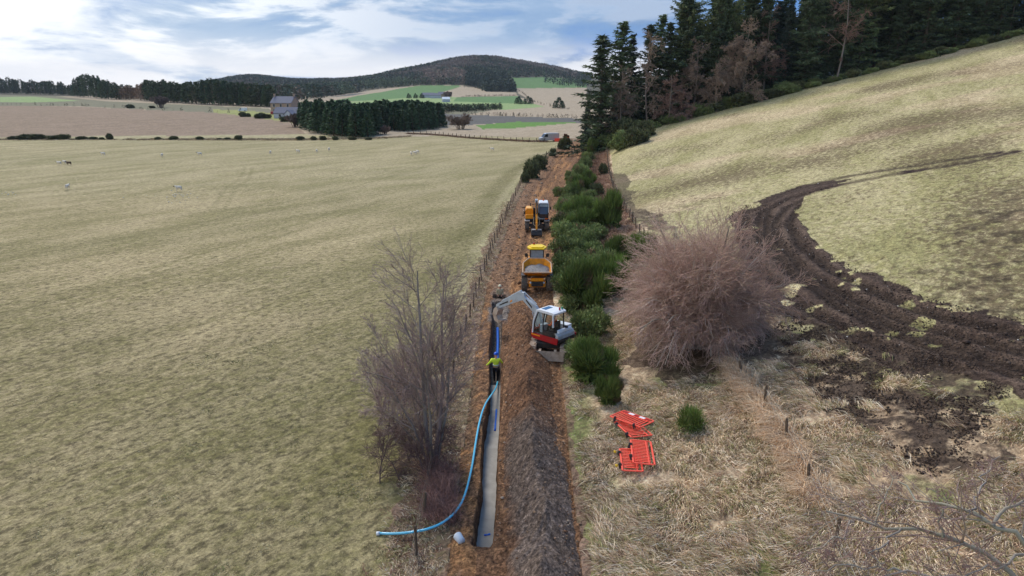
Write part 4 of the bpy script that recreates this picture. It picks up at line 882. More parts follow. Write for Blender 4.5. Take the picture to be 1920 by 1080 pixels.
for u, v, w_, h_, lb in FARC:
    x, y, z = at(u, v); hh = h_ * y / F; put_tree(D_PL[int(RNG.integers(0, 2))], (x, y, z - .3), hh / 12., RNG.uniform(0, 6), w_ / h_ * 1.5, lb)
    for k in range(2): put_tree(D_PL[k], (x + (k - .5) * w_ * .5 * y / F, y + 3, z - .3), hh / 12. * RNG.uniform(.6, .85), RNG.uniform(0, 6), 1.9, 'smaller dark tree attached to the side of one of the far field clumps', 'small trees beside the far field clumps')
sbu = [(-60, 176, 150), (0, 176, 149), (60, 177, 151), (110, 178, 155), (140, 180, 157), (146, 182, 145), (170, 183, 142), (200, 186, 147), (225, 187, 158), (262, 188, 158), (272, 189, 150), (310, 192, 152), (335, 193, 158), (370, 195, 155), (400, 197, 150), (440, 198, 154), (470, 199, 158), (512, 201, 164)]
for row in range(3):
    for u in np.arange(-50, 513, 9.5):
        uu = u + RNG.uniform(-4, 4); vb = float(np.interp(uu, [p[0] for p in sbu], [p[1] for p in sbu])); vt = float(np.interp(uu, [p[0] for p in sbu], [p[2] for p in sbu])) + RNG.uniform(-2, 5) * (1 if RNG.random() < .8 else 2)
        x, y, z = at(uu, vb); y += row * 9; x *= (y / (y - row * 9)); z = gz(x, y); top = CH + ray(uu, vt)[2] / ray(uu, vt)[1] * y; hh = max(6, top - z)
        bn = 225 < uu < 272; k = 3 if (bn and RNG.random() < .7) or RNG.random() < .08 else int(RNG.integers(0, 3))
        put_tree(D_SB[k], (x, y, z - .3), hh / 15.5, RNG.uniform(0, 6), RNG.uniform(.8, 1.1) * 15.5 / hh * .95, ['dark round-headed pine in the long shelterbelt on the left skyline', 'dark broad pine in the long shelterbelt on the left skyline', 'dark pointed spruce in the long shelterbelt on the left skyline', 'brown leafless larch in the long shelterbelt on the left skyline'][k], 'shelterbelt %s along the left skyline' % ['round pines', 'broad pines', 'spruces', 'larches'][k])
# forests on the far hill: masses nobody could count
def forest(name, label, pxs, n, hts, cols, excl=()):
    pts = poly(pxs, 4, 2230.); ex = [poly(e, 4, 2230.) for e in excl]; x = RNG.uniform(pts[:, 0].min(), pts[:, 0].max(), n * 8); y = RNG.uniform(pts[:, 1].min(), pts[:, 1].max(), n * 8); k = inside(pts, x, y)
    for e in ex: k &= ~inside(e, x, y)
    x = x[k][:n]; y = y[k][:n]; n = len(x); z = H0(x, y) + 6 * fbm(x, y, 420, 3, 109) * sstep(700, 1500, y); h = RNG.uniform(*hts, n); per = 16
    f = np.tile(np.linspace(.05, .95, per), (n, 1)); a = RNG.uniform(0, 2 * pi, (n, per)); R = h[:, None] * .22 * (1 - f) ** .7
    P0 = np.stack([x[:, None] + R * np.cos(a) * .8, y[:, None] + R * np.sin(a) * .8, z[:, None] + h[:, None] * f], -1).reshape(-1, 3)
    D = np.stack([np.cos(a), np.sin(a), RNG.uniform(-.2, 1.0, (n, per))], -1).reshape(-1, 3); D /= np.linalg.norm(D, axis=1, keepdims=True)
    pn = fbm(x, y, 170, 3, 501); cols = list(cols) + ([S(112, 100, 90), S(80, 92, 66)] if name == 'forest' else []); ci = RNG.integers(0, len(cols) - (2 if name == 'forest' else 0), n)
    if name == 'forest': ci = np.where(pn > .34, len(cols) - 2, np.where(pn < -.26, len(cols) - 1, ci))
    C_ = np.repeat(np.array(cols)[ci] * RNG.uniform(.7, 1.3, (n, 1)), per, 0); L = np.repeat(h * .22, per) * RNG.uniform(.7, 1.3, n * per)
    V, Fc, C_ = blades(P0, D, L, L * .8, C_); tag(mesh_np(name, V, Fc, M_LEAF, None, {'Col': C_}), label, 'forest', kind='stuff')
DK = [S(58, 72, 58), S(68, 80, 60), S(52, 66, 54)]; BRN = [S(142, 120, 106), S(124, 106, 94), S(100, 98, 80)]
clump = [(873, 137), (927, 135), (948, 146), (967, 167), (965, 172), (911, 172), (892, 164), (873, 160)]
larch_p = [(792, 143), (806, 139), (828, 141), (846, 136), (862, 139), (880, 143), (870, 152), (876, 159), (840, 157), (812, 160), (786, 156), (798, 150)]
forest('forest', 'dark conifer forest over the slopes of the far hill', [(340, 140), (420, 125), (480, 122), (560, 130), (640, 134), (700, 130), (760, 118), (830, 108), (860, 100), (960, 105), (1030, 118), (1110, 130), (1110, 148), (1015, 144), (950, 146), (873, 160), (790, 160), (700, 167), (640, 178), (565, 189), (510, 183), (500, 172), (400, 172)], 15000, (10, 15), DK + [S(84, 76, 66)], (larch_p, [(500, 162), (578, 162), (578, 170), (505, 171)],))
forest('larch_forest', 'pinkish brown larch stand low on the far hill', larch_p, 1300, (9, 13), BRN)
forest('forest_clump', 'rounded dark wood jutting below the far hill into the fields', clump, 1500, (11, 15), DK)
forest('scrub_forest', 'thin brown and green scrub on the crown of the far hill', [(850, 100), (890, 100), (960, 100), (955, 122), (860, 121)], 1500, (8, 12), [S(104, 100, 74), S(110, 92, 72)])
forest('larch_belt', 'strip of brown larches along the foot of the left far hill', [(590, 164), (640, 158), (690, 152), (690, 156), (640, 163), (590, 168)], 500, (8, 12), BRN)
forest('copse', 'scattered dark trees around the far upper green field', [(1015, 150), (1050, 150), (1110, 150), (1110, 163), (1062, 163), (1040, 158), (1015, 154)], 130, (10, 14), DK)
for hp in ([(565, 188), (650, 174), (720, 165), (720, 166), (650, 175.3), (565, 189)], [(873, 180), (971, 179), (971, 180), (873, 181)], [(971, 166), (1000, 190), (1040, 200), (1070, 205), (1070, 206), (1038, 202), (998, 192), (969, 167)], [(834, 212), (894, 215), (1085, 222), (1085, 223), (894, 216), (834, 213)], [(0, 196), (150, 199), (300, 206), (430, 211), (430, 212), (300, 207), (150, 200), (0, 197)]):
    forest('field_hedge', 'thin dark hedge line between the distant fields', hp, 150, (1.0, 2.4), [S(84, 84, 62), S(104, 92, 74)])
forest('hedge_belt', 'dark belt of low trees running across the valley fields', [(810, 202), (870, 206), (940, 203), (940, 206), (880, 210), (815, 211)], 420, (3, 5), [S(48, 66, 44), S(60, 66, 44)])

# ------------------------------------------------------------------ grass as stuff
def grass_patch(name, label, x, y, L, W, cols, lean, tuft=1, spread=.1, upz=1.0, jit=.5, off=0.0):
    n = len(x); X = np.repeat(x, tuft) + RNG.normal(0, spread, n * tuft); Y = np.repeat(y, tuft) + RNG.normal(0, spread, n * tuft); N_ = n * tuft
    a = np.repeat(lean[0] + RNG.normal(0, lean[1], n), tuft); D = np.stack([np.cos(a), np.sin(a), np.full(N_, upz)], 1) + RNG.normal(0, jit, (N_, 3)); D[:, 2] = np.abs(D[:, 2]); D /= np.linalg.norm(D, axis=1, keepdims=True)
    Ls = np.repeat(L, tuft) * RNG.uniform(.6, 1.2, N_); bend = np.stack([np.cos(a) * .6, np.sin(a) * .6, np.full(N_, -.9)], 1)
    ci = np.repeat(RNG.integers(0, len(cols), n), tuft); C_ = np.array(cols)[ci] * RNG.uniform(.75, 1.25, (N_, 1)) * np.repeat(RNG.uniform(.8, 1.2, (n, 1)), tuft, 0)
    P0 = np.stack([X, Y, H0(X, Y) - .03 + off], 1); V, Fc, CC = blades(P0, D, Ls, np.full(N_, W), C_, bend)
    return tag(mesh_np(name, V, Fc, M_GRASS, None, {'Col': CC}), label, 'grass', kind='stuff')
STRAW = [S(234, 212, 176), S(218, 190, 156), S(200, 168, 140), S(150, 146, 96), S(232, 212, 184), S(128, 102, 84), S(168, 150, 112)]
n = 110000; y = 14 + 48 * RNG.random(n) ** 1.5; x = RNG.uniform(2.4, 40, n); vy = np.interp(y, VEDGE[:, 1], VEDGE[:, 0])
k = (x > sr(y) + .15 + .3 * RNG.random(n)) & (x < vy + RNG.normal(0, .6, n)) & (x < y * .95) & (fbm(x, y, 1.6, 3, 401) > -.22) & ~inside(LIT1, x, y)
k &= ~(inside(MUD2, x, y) & (fbm(x, y, 1.2, 3, 71) > -.22)); x = x[k][:24000]; y = y[k][:24000]
grass_patch('long_grass', 'long dead straw grass on the rough verge right of the trench', x, y, RNG.uniform(.3, .68, len(x)), .022, STRAW, (3.8 + 3.2 * fbm(x, y, 2.4, 3, 431), .45), 14, .15, .62, .32)
n = 22000; y = 18 + 80 * RNG.random(n) ** 1.3; x = lfx(y) + RNG.normal(-.1, .55, n); k = (x < sl(y) + .35); x = x[k][:6000]; y = y[k][:6000]
grass_patch('fence_grass', 'tufts of pale and rusty grass along the left fence line', x, y, RNG.uniform(.15, .38, len(x)), .02, STRAW + [S(150, 112, 92), S(140, 104, 84)], (3.2, 1.2), 9, .12, .8, .5)
n = 9000; y = RNG.uniform(60, 165, n); x = RNG.uniform(0, 1, n) * (rfx(y) + .5 - sr(y)) + sr(y); grass_patch('bank_grass', 'reddish dead grass on the bank beyond the hedge', x, y, RNG.uniform(.3, .6, n), .04, [S(160, 126, 104), S(146, 110, 90), S(176, 148, 118)], (3.6, 1.2), 6, .15, .9, .4)
n = 60000; y = 19 + 45 * RNG.random(n) ** 1.3; x = RNG.uniform(-.80, 0, n) * y; k = (x < lfx(y) - .3) & (fbm(x, y, 1.1, 3, 411) > -.1); x = x[k][:26000]; y = y[k][:26000]
grass_patch('field_grass', 'short mottled grass of the near sheep field', x, y, RNG.uniform(.05, .12, len(x)), .03, [S(168, 152, 116), S(126, 120, 78), S(112, 118, 68), S(190, 174, 138)], (3.3, 1.0), 6, .12, .5, .5)
# red stems by the near fence, grass humps on the hill fence
n = 420; u_ = RNG.uniform(805, 850, n); v_ = RNG.uniform(880, 985, n); pts = np.array([at(a, b)[:2] for a, b in zip(u_, v_)])
grass_patch('red_stems', 'clump of thin reddish stems behind the near fence post', pts[:, 0], pts[:, 1], RNG.uniform(.7, 1.3, n), .014, [S(150, 112, 100), S(166, 126, 110), S(132, 96, 86)], (2.2, 1.5), 7, .12, 1.6, .35)
xs_ = []; ys_ = []
for (u, v) in [(1372, 690), (1388, 715), (1405, 735), (1430, 770), (1450, 800), (1470, 832), (1505, 890), (1378, 700), (1396, 725), (1417, 752), (1440, 785), (1460, 815), (1480, 848), (1492, 870), (1515, 915), (1526, 940)]:
    p = at(u, v); xs_ += list(p[0] + RNG.normal(0, .25, 60)); ys_ += list(p[1] + RNG.normal(0, .3, 60))
grass_patch('tall_grass', 'tall tan grass growing up the hill fence below the big bare bush', np.array(xs_), np.array(ys_), RNG.uniform(.7, 1.3, len(xs_)), .022, [S(216, 184, 148), S(198, 164, 130), S(228, 204, 170)], (3.0, 1.2), 10, .12, 1.6, .35)

n = 5200; u_ = RNG.uniform(-20, 760, n); xx = (u_ - 960) / F * 219.; yy_ = 221 + RNG.normal(0, 1.6, n) + np.interp(u_, [0, 560, 700, 760], [0, 1, 6, 14]); k = fbm(xx, yy_, 9, 3, 441) > -.3
n = 2600; y = 48 + 120 * RNG.random(n); x = sr(y) + (rfx(y) - sr(y)) * RNG.uniform(.05, .75, n)
grass_patch('dead_growth', 'rusty brown dead growth poking through the right side of the hedge', x, y, RNG.uniform(.5, 1.1, n), .05, [S(140, 106, 84), S(160, 126, 98), S(118, 90, 70)], (2.5, 1.6), 8, .22, 1.5, .5)
n = 5200; u_ = RNG.uniform(-20, 760, n); xx = (u_ - 960) / F * 219.; yy_ = 221 + RNG.normal(0, 1.6, n) + np.interp(u_, [0, 560, 700, 760], [0, 1, 6, 14]); k = fbm(xx, yy_, 9, 3, 441) > -.3
grass_patch('boundary_grass', 'tan rough grass along the far boundary of the sheep field', xx[k], yy_[k], RNG.uniform(.25, .6, k.sum()), .12, [S(206, 184, 150), S(180, 154, 124), S(150, 130, 100), S(120, 110, 78)], (0, 3), 5, .35, 1.2, .4)
# ------------------------------------------------------------------ fences
def fence(name, label, pts, h, r, wires=(.35, .7, 1.0), step=2.6, lean=.06, skip=0):
    L = np.array(pts, float); seg = np.hypot(*np.diff(L, axis=0).T); cum = np.concatenate([[0], np.cumsum(seg)]); tot = cum[-1]; root = thing(name, label, 'fence', (L[0][0], L[0][1], gz(*L[0])))
    o = np.array(root.location); tops = []; s = 0; pm = []
    for k in range(3):
        hh = h * (1, 1.08, .93)[k]; b = MB(); b.lathe([(r, -.3), (r * 1.0, hh * .9), (r * .7, hh)], n=7); me = b.build('post', M_POST, root); pm.append(me.data); bpy.data.objects.remove(me)
    i = 0
    while s < tot:
        x = np.interp(s, cum, L[:, 0]); y = np.interp(s, cum, L[:, 1]); z = gz(x, y); me = pm[i % 3]
        p = bpy.data.objects.new('post', me); link(p, root); p.location = (x - o[0], y - o[1], z - o[2]); p.rotation_euler = (RNG.normal(0, lean), RNG.normal(0, lean), RNG.uniform(0, 6))
        tops.append((x - o[0], y - o[1], z - o[2])); i += 1; s += step * RNG.uniform(.85, 1.15)
    for wz in wires:
        b = MB(); b.tube([(p[0], p[1], p[2] + h * wz * .9) for p in tops], .006, 3); b.build('wire', M_WIRE, root)
    return root
fence('post_and_wire_fence', 'old timber post and wire fence between the sheep field and the trench', [tuple(p) for p in LF if p[1] > 17], 1.15, .055)
fence('hill_fence', 'leaning timber post fence along the lower edge of the hill field', [tuple(p) for p in RF if p[1] > 14], 1.15, .06, step=3.0)
FF = [at(u, v)[:2] for u, v in [(765, 251), (800, 252), (840, 255), (880, 259), (930, 262), (985, 265), (1025, 266)]]
fence('boundary_fence', 'low wire fence with rough brown growth at the far edge of the sheep field', FF, 1.1, .10, (.5, .95), 2.4)
n = 2600; s = RNG.random(n); L = np.array(FF); idx = s * (len(L) - 1); x = np.interp(idx, np.arange(len(L)), L[:, 0]) + RNG.normal(0, .3, n); y = np.interp(idx, np.arange(len(L)), L[:, 1]) + RNG.normal(0, .8, n)
grass_patch('boundary_growth', 'brown rough growth along the far boundary fence', x, y, RNG.uniform(.4, .9, n), .10, [S(132, 104, 84), S(150, 122, 98), S(112, 92, 70)], (0, 3), 5, .25, 1.2, .4)

# ------------------------------------------------------------------ wheels, machines
def wheel(root, c_, r, wd, lug=True, rimcol=None):
    b = MB(); b.lathe([(r * .55, -wd / 2), (r * .9, -wd / 2), (r * .97, -wd * .36), (r * .97, wd * .36), (r * .9, wd / 2), (r * .55, wd / 2)], c_, 'x', 22)
    if lug:
        for k in range(18):
            a = 2 * pi * k / 18; sgn = 1 if k % 2 else -1
            b.box((c_[0] + sgn * wd * .22, c_[1] + cos(a) * r * .98, c_[2] + sin(a) * r * .98), (wd * .5, r * .13, r * .09), (a + pi / 2, 0, 0))
    t_ = b.build('tyre', M_RUB, root)
    b = MB(); b.lathe([(r * .2, -wd * .46), (r * .52, -wd * .40), (r * .57, -wd * .49), (r * .57, wd * .49), (r * .52, wd * .40), (r * .2, wd * .46)], c_, 'x', 18)
    rm = b.build('rim', rimcol or M_RIM, t_); return t_
def frame_box(b, x0, x1, y0, y1, z0, z1, th, inx=0.0):
    """window-less cab frame: four posts and rails; inx pulls the top in"""
    for x, sx in ((x0, 1), (x1, -1)):
        for y, sy in ((y0, 1), (y1, -1)):
            b.tube([(x, y, z0), (x + sx * inx, y + sy * inx * .5, z1)], th / 2, 6)

# dumper, skip towards the camera (local -y is the skip end)
dx, dy, _ = at(1007, 548); D0 = (dx, dy + .5, gz(dx, dy) + .0)
R0 = thing('site_dumper', 'yellow site dumper with a loaded skip facing the camera and yellow cab roof', 'dumper', D0, rad(-1))
for sx in (-1, 1):
    wheel(R0, (sx * .98, 0, .62), .64, .46); wheel(R0, (sx * .95, 2.35, .58), .60, .44)
b = MB(); b.box((0, .95, .72), (.9, 3.6, .35), bev=.04); b.box((0, -.15, .62), (1.35, .5, .42), bev=.05); b.box((0, 2.35, .6), (1.4, .5, .3)); b.build('chassis', M_BLK, R0)
b = MB(); b.prism([(-.62, .45), (.62, .45), (.66, .92), (-.66, .92)], 'y', -.62, -.40); b.box((0, -.64, .62), (1.28, .06, .26)); b.box((0, -.60, 1.05), (1.0, .3, .22), bev=.03); b.build('front_frame', M_YEL, R0)
# skip with real hollow: outer and inner skin
ro = [(-1.14, -.95), (1.14, -.95), (1.12, .35), (.66, 1.02), (-.66, 1.02), (-1.12, .35)]; zo = [1.68, 1.68, 2.12, 2.34, 2.34, 2.12]; rb = [(-.8, .05), (.8, .05), (.85, .3), (.5, .8), (-.5, .8), (-.85, .3)]
V = [(p[0], p[1], z_) for p, z_ in zip(ro, zo)] + [(p[0], p[1], 1.12) for p in rb] + [(p[0] * .93, p[1] * .93, z_ - .01) for p, z_ in zip(ro, zo)] + [(p[0] * .92, p[1] * .92, 1.22) for p in rb]
fs = []
for i in range(6):
    j = (i + 1) % 6; fs += [(i, i + 6, j + 6, j), (i + 12, j + 12, j + 18, i + 18), (i, j, j + 12, i + 12)]
fs += [tuple(range(6, 12)), tuple(range(23, 17, -1))]
SK = MB().add(V, fs).build('skip', M_YEL, R0)
b = MB()
for i in range(6):
    j = (i + 1) % 6; p, q = ro[i], ro[j]; b.tube([(p[0] * .97, p[1] * .97, zo[i] + .02), (q[0] * .97, q[1] * .97, zo[j] + .02)], .045, 6)
b.build('skip_rim', mat_plain('worn_rim_paint', S(214, 176, 140), .6, dirt=.6, dirtcol=S(170, 150, 135)), SK)
nx = 26; gx = np.linspace(-1.17, 1.17, nx); gy = np.linspace(-.86, .93, nx); X, Y = np.meshgrid(gx, gy, indexing='ij'); xf = X.ravel(); yf = Y.ravel(); lim = np.interp(yf, [-.86, .33, .93], [1.05, 1.03, .60]); xf = np.clip(xf, -lim, lim)
zf = 1.58 + .22 * np.clip(1 - (xf ** 2 + (yf - .1) ** 2) / 1.1, 0, 1) + .10 * fbm(xf, yf, .35, 3, 5) + .22 * sstep(-.8, .9, yf)
idx = np.arange(nx * nx).reshape(nx, nx); q = np.stack([idx[:-1, :-1], idx[1:, :-1], idx[1:, 1:], idx[:-1, 1:]], -1).reshape(-1, 4)
tag(mesh_np('gravel_load', np.stack([xf, yf, zf], 1) + np.array(D0), q, mat_plain('grey_aggregate', S(148, 142, 138), .95, dirt=.7, dirtcol=S(112, 104, 98), bump=.05, scale=8), None, smooth=True), 'load of grey aggregate heaped in the dumper skip', 'gravel')
class MBU(MB):
    def build(q, *a_, **k_):
        q.v = [(p[0], p[1], p[2] + (.42 if p[2] > 1.3 else 0)) for p in q.v]; return MB.build(q, *a_, **k_)
# cab
b = MBU(); b.prism([(-.62, 1.15), (.62, 1.15), (.66, 1.0), (.62, .85), (-.62, .85), (-.66, 1.0)], 'y', 1.15, 2.9); b.box((0, 3.0, 1.25), (1.3, .7, .7), bev=.08); b.build('body', M_YEL, R0)
b = MBU(); frame_box(b, -.56, .56, 1.2, 2.35, 1.1, 2.62, .09, .05); b.tube([(-.54, 1.2, 1.55), (.54, 1.2, 1.55)], .03, 6); b.tube([(-.72, 1.35, 1.1), (-.74, 1.35, 2.2)], .025, 6); b.tube([(.72, 1.35, 1.1), (.74, 1.35, 2.2)], .025, 6); cabf = b.build('cab_frame', M_BLK, R0)
b = MBU(); b.box((0, 1.215, 1.98), (.96, .02, 1.1)); b.build('windscreen', mat_plain('pale_screen_glass', S(150, 160, 165), .08, dirt=.3, spec=.8), cabf)
b = MBU(); b.box((-.55, 1.78, 1.9), (.02, .95, 1.15)); b.box((.55, 1.78, 1.9), (.02, .95, 1.15)); b.box((0, 2.36, 1.9), (.95, .02, 1.1)); b.build('side_glass', M_GLS, cabf)
b = MBU(); b.prism([(-.78, 1.75), (-.55, 1.1), (.55, 1.1), (.78, 1.75), (.55, 2.45), (-.55, 2.45)], 'z', 2.60, 2.70); b.prism([(-.6, 1.75), (-.42, 1.28), (.42, 1.28), (.6, 1.75), (.42, 2.3), (-.42, 2.3)], 'z', 2.705, 2.78); b.build('cab_roof', M_LEM, R0)
b = MBU(); b.lathe([(.07, 2.78), (.07, 2.9), (.03, 2.94)], (-.22, 2.25, 0)); b.build('beacon', M_RED, R0)
for sx in (-1, 1): MBU().box((sx * .86, 1.3, 2.12), (.2, .06, .3), bev=.02).build('mirror', M_BLK, R0)
MBU().box((0, 1.75, 1.45), (.5, .5, .2), bev=.05).box((0, 2.0, 1.75), (.5, .12, .6), bev=.05).build('seat', mat_plain('navy_seat', S(40, 56, 90), .8), R0)
MBU().lathe([(.17, -.015), (.17, .015)], (0, 1.45, 1.62), 'z', 16).build('steering_wheel', M_BLK, R0)
for sx in (-1, 1): MB().box((sx * .98, -.02, 1.32), (.5, .9, .05), bev=.02).build('mudguard', M_BLK, R0)
for sx in (-1, 1): MB().lathe([(.08, 0), (.08, .05)], (sx * .5, -.68, .82), 'y', 12).build('headlight', M_PAIL, R0)

# wheeled excavator further up the track, boom folded towards the camera (local -y)
ex, ey, _ = at(1007, 434); E0 = (ex, ey + .6, gz(ex, ey))
R1 = thing('wheeled_excavator', 'yellow and black wheeled digger with white-topped cab parked behind the dumper', 'excavator', E0, rad(-1))
for sx in (-1, 1):
    wheel(R1, (sx * 1.10, 0, .55), .56, .50); wheel(R1, (sx * 1.10, 2.5, .55), .56, .50)
b = MB(); b.box((0, 1.25, .7), (1.1, 3.4, .4), bev=.05); b.box((0, 0, .6), (1.9, .35, .3)); b.box((0, 2.5, .6), (1.9, .35, .3)); b.box((0, -.55, .62), (1.5, .3, .5)); b.build('chassis', M_BLK, R1)
for sx in (-1, 1): MB().prism([(-.55, 1.06), (.55, 1.06), (.62, 1.2), (-.62, 1.2)], 'x', sx * 1.38 if sx < 0 else .80, sx * .80 if sx < 0 else 1.38).build('mudguard', M_RIM, R1)
MB().lathe([(.55, .9), (.55, 1.1)], (0, 1.2, 0)).build('slew_ring', M_BLK, R1)
b = MB(); b.box((0, 1.3, 1.22), (2.6, 2.6, .22), bev=.05); b.build('deck', M_BLK, R1)
b = MB(); b.prism([(-1.3, 1.33), (-.42, 1.33), (-.42, 2.2), (-.6, 2.35), (-1.15, 2.35), (-1.3, 2.1)], 'y', .55, 2.6); b.prism([(-1.3, 1.33), (-.42, 1.33), (-.42, 1.8), (-1.25, 1.75)], 'y', -.02, .55); hood = b.build('engine_hood', M_YEL, R1)
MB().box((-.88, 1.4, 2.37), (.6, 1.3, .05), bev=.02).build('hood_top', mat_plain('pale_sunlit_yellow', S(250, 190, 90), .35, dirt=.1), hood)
MB().box((-1.32, 1.2, 1.9), (.06, .9, .5)).build('grille', M_BLK, hood)
MB().tube([(-.7, 2.1, 2.3), (-.7, 2.1, 2.75)], .06, 8).build('exhaust', M_BLK, R1)
b = MB(); b.box((0, 2.75, 1.7), (2.4, .4, .8), bev=.12); b.build('counterweight', M_BLK, R1)
b = MB(); b.prism([(.18, 1.33), (1.28, 1.33), (1.28, 2.9), (1.18, 3.0), (.28, 3.0), (.18, 2.9)], 'y', .10, 1.75); cb = b.build('cab', M_BLK, R1)
MB().prism([(.20, 3.0), (1.26, 3.0), (1.2, 3.12), (.28, 3.12)], 'y', .02, 1.85).build('cab_roof', M_WHT, cb)
MB().box((.73, .085, 2.22), (.86, .02, .78)).build('windscreen', M_GLB, cb); MB().box((.73, .10, 2.80), (.9, .03, .28)).build('top_screen', mat_plain('bright_glass', S(175, 195, 205), .1, spec=.9), cb)
MB().box((.73, .07, 1.6), (.8, .02, .42)).build('lower_screen', M_GLS, cb)
for xx in (.2, 1.26): MB().box((xx, .085, 2.5), (.06, .04, 1.0)).build('cab_pillar', M_WHT, cb)
for xx in (.165, 1.295): MB().box((xx, .95, 2.3), (.02, 1.3, 1.1)).build('side_glass', M_GLS, cb)
b = MB(); b.box((.55, -.12, 1.35), (.6, .12, .12)); b.build('bumper_bar', M_RIM, R1); MB().box((1.05, -.12, 1.35), (.35, .12, .12)).build('marker_lamp', M_LIT, R1)
MB().lathe([(.08, 3.12), (.08, 3.24), (.04, 3.28)], (.73, 1.5, 0)).build('beacon', M_LIT, R1)
MB().box((1.5, .0, 2.5), (.16, .06, .34), bev=.02).build('mirror', M_BLK, R1); MB().box((-1.42, .2, 1.95), (.14, .06, .3), bev=.02).build('mirror', M_BLK, R1)
b = MB(); b.prism([(.55, 1.5), (-.1, 3.1), (-.75, 3.45), (-.95, 3.3), (-.35, 2.9), (.1, 1.4)], 'x', -.22, .02); b.build('boom', M_BLK, R1)
b = MB(); b.prism([(-.75, 3.5), (-1.1, 3.45), (-2.95, 1.45), (-2.8, 1.25)], 'x', -.2, .0); sk_ = b.build('dipper', M_YEL, R1)
MB().prism([(-.5, 3.62), (-1.15, 3.6), (-1.2, 3.25), (-.6, 3.2)], 'x', -.24, .04).build('dipper_end', M_GRY, sk_)
MB().tube([(-.1, .35, 1.7), (-.1, -.2, 2.5)], .07, 8).tube([(-.1, -1.0, 3.6), (-.1, -2.4, 2.3)], .06, 8).tube([(.12, .2, 1.6), (.14, -.3, 2.6), (.05, -.6, 3.1)], .03, 6).build('hydraulic_ram', M_BLK, R1)
MB().tube([(-.38, -2.2, 1.9), (-.42, -2.6, 1.2), (-.1, -2.7, .9), (.22, -2.6, 1.2), (.18, -2.2, 1.9)], .03, 6).build('hose', mat_plain('grey_hose', S(170, 165, 140), .6), R1)
b = MB(); b.prism([(-2.8, 1.5), (-3.0, 1.45), (-3.25, .75), (-3.05, .6), (-2.9, .8)], 'x', -.2, .0); b.build('linkage', M_YEL, R1)
b = MB(); b.prism([(-2.95, .75), (-3.55, .62), (-3.75, .25), (-3.62, .05), (-3.2, .02), (-2.95, .25)], 'x', -.68, .48); bk = b.build('bucket', M_BLK, R1); MB().box((-.4, -3.25, .74), (.42, .5, .06)).box((.2, -3.25, .74), (.42, .5, .06)).build('bucket_lug', M_RIM, bk)

# tracked excavator working at the trench
X0 = (2.62, 39.3, 0.03); TZ = gz(X0[0], X0[1]); X0 = (X0[0], X0[1], TZ + .03)
R2 = thing('tracked_excavator', 'white and red tracked digger reaching its arm over to the trench', 'excavator', X0, 0)
ua = rad(-9)                                       # undercarriage turned a little, blade end towards the camera
def uc(p): q_ = rotv(p, (0, 0, ua)); return (q_[0] - .35, q_[1] - .1, q_[2])
def ub(c_, d, bev=.03):
    b = MB(); b.box((0, 0, 0), d, (0, 0, ua), bev); o_ = uc(c_); b.v = [(p[0] + o_[0], p[1] + o_[1], p[2] + o_[2]) for p in b.v]; return b
for sx in (-1, 1):
    b = MB(); b.prism([(-1.25, .28), (-1.12, .08), (-.95, .02), (.95, .02), (1.12, .08), (1.25, .28), (1.15, .50), (.95, .58), (-.95, .58), (-1.15, .50)], 'x', sx * .92 - .2, sx * .92 + .2)
    for k in range(18): b.box((sx * .92, -1.1 + k * .13, .60), (.42, .06, .05))
    b.v = [uc(p) for p in b.v]; b.build('crawler_track', M_MUDST, R2)
ub((0, 0, .5), (1.5, 1.3, .35)).build('chassis', M_BLK, R2)
b = MB(); b.prism([(-1.95, .05), (-1.85, .0), (-1.70, .25), (-1.78, .55), (-1.88, .62), (-1.90, .3)], 'x', -1.0, 1.0); b.box((-.45, -1.4, .35), (.14, .8, .14)); b.box((.45, -1.4, .35), (.14, .8, .14)); b.v = [uc(p) for p in b.v]; b.build('dozer_blade', M_MUDST, R2)
# house: local +h axis is the heading of the boom
hd = atan2(.69, -.72)
def hx(f, s, z): return (cos(hd) * f - sin(hd) * s, sin(hd) * f + cos(hd) * s, z)     # f forward, s to the operator's left
def hb(name, c_, d, m_, par=None, bev=.03):
    b = MB(); b.box((0, 0, 0), d, (0, 0, hd), bev); o_ = hx(*c_); b.v = [(p[0] + o_[0], p[1] + o_[1], p[2] + o_[2]) for p in b.v]; return b.build(name, m_, par or R2)
def hprism(name, pts, s0, s1, m_, par=None):
    """outline in (forward, z), from s0 to s1 sideways"""
    b = MB(); b.prism(pts, 'y', s0, s1); b.v = [hx(*p) for p in b.v]; return b.build(name, m_, par or R2)
MB().lathe([(.5, .6), (.5, .78)]).build('slew_ring', M_BLK, R2)
hprism('deck', [(-.95, .82), (1.0, .82), (1.1, .95), (1.0, 1.0), (-1.0, 1.05), (-1.05, .92)], -.65, .95, M_BLK)
hprism('skirt', [(-.95, .76), (.9, .76), (1.06, .9), (1.06, 1.08), (-1.02, 1.14)], .955, 1.02, M_RED); hprism('skirt', [(-.95, .76), (.9, .76), (1.06, .9), (1.06, 1.08), (-1.02, 1.14)], -.72, -.655, M_RED)
hprism('skirt_stripe', [(.35, .98), (1.02, .98), (1.02, 1.05), (.35, 1.05)], 1.022, 1.035, M_YEL)
hprism('counterweight', [(-.75, .85), (-.88, .85), (-.98, 1.0), (-.95, 1.25), (-.85, 1.38), (-.75, 1.4)], -.6, .9, M_GRY)
hprism('engine_cover', [(-.7, 1.05), (-.84, 1.25), (-.86, 1.42), (-.80, 1.52), (-.7, 1.55)], -.5, .7, M_WHT); MB().lathe([(.10, 0), (.10, .12)], hx(-.9, .1, 1.62)).build('exhaust', M_BLK, R2)
hprism('side_tank', [(-.7, 1.06), (.7, 1.06), (.65, 1.4), (.4, 1.6), (-.7, 1.65)], -.64, -.18, M_WHT)
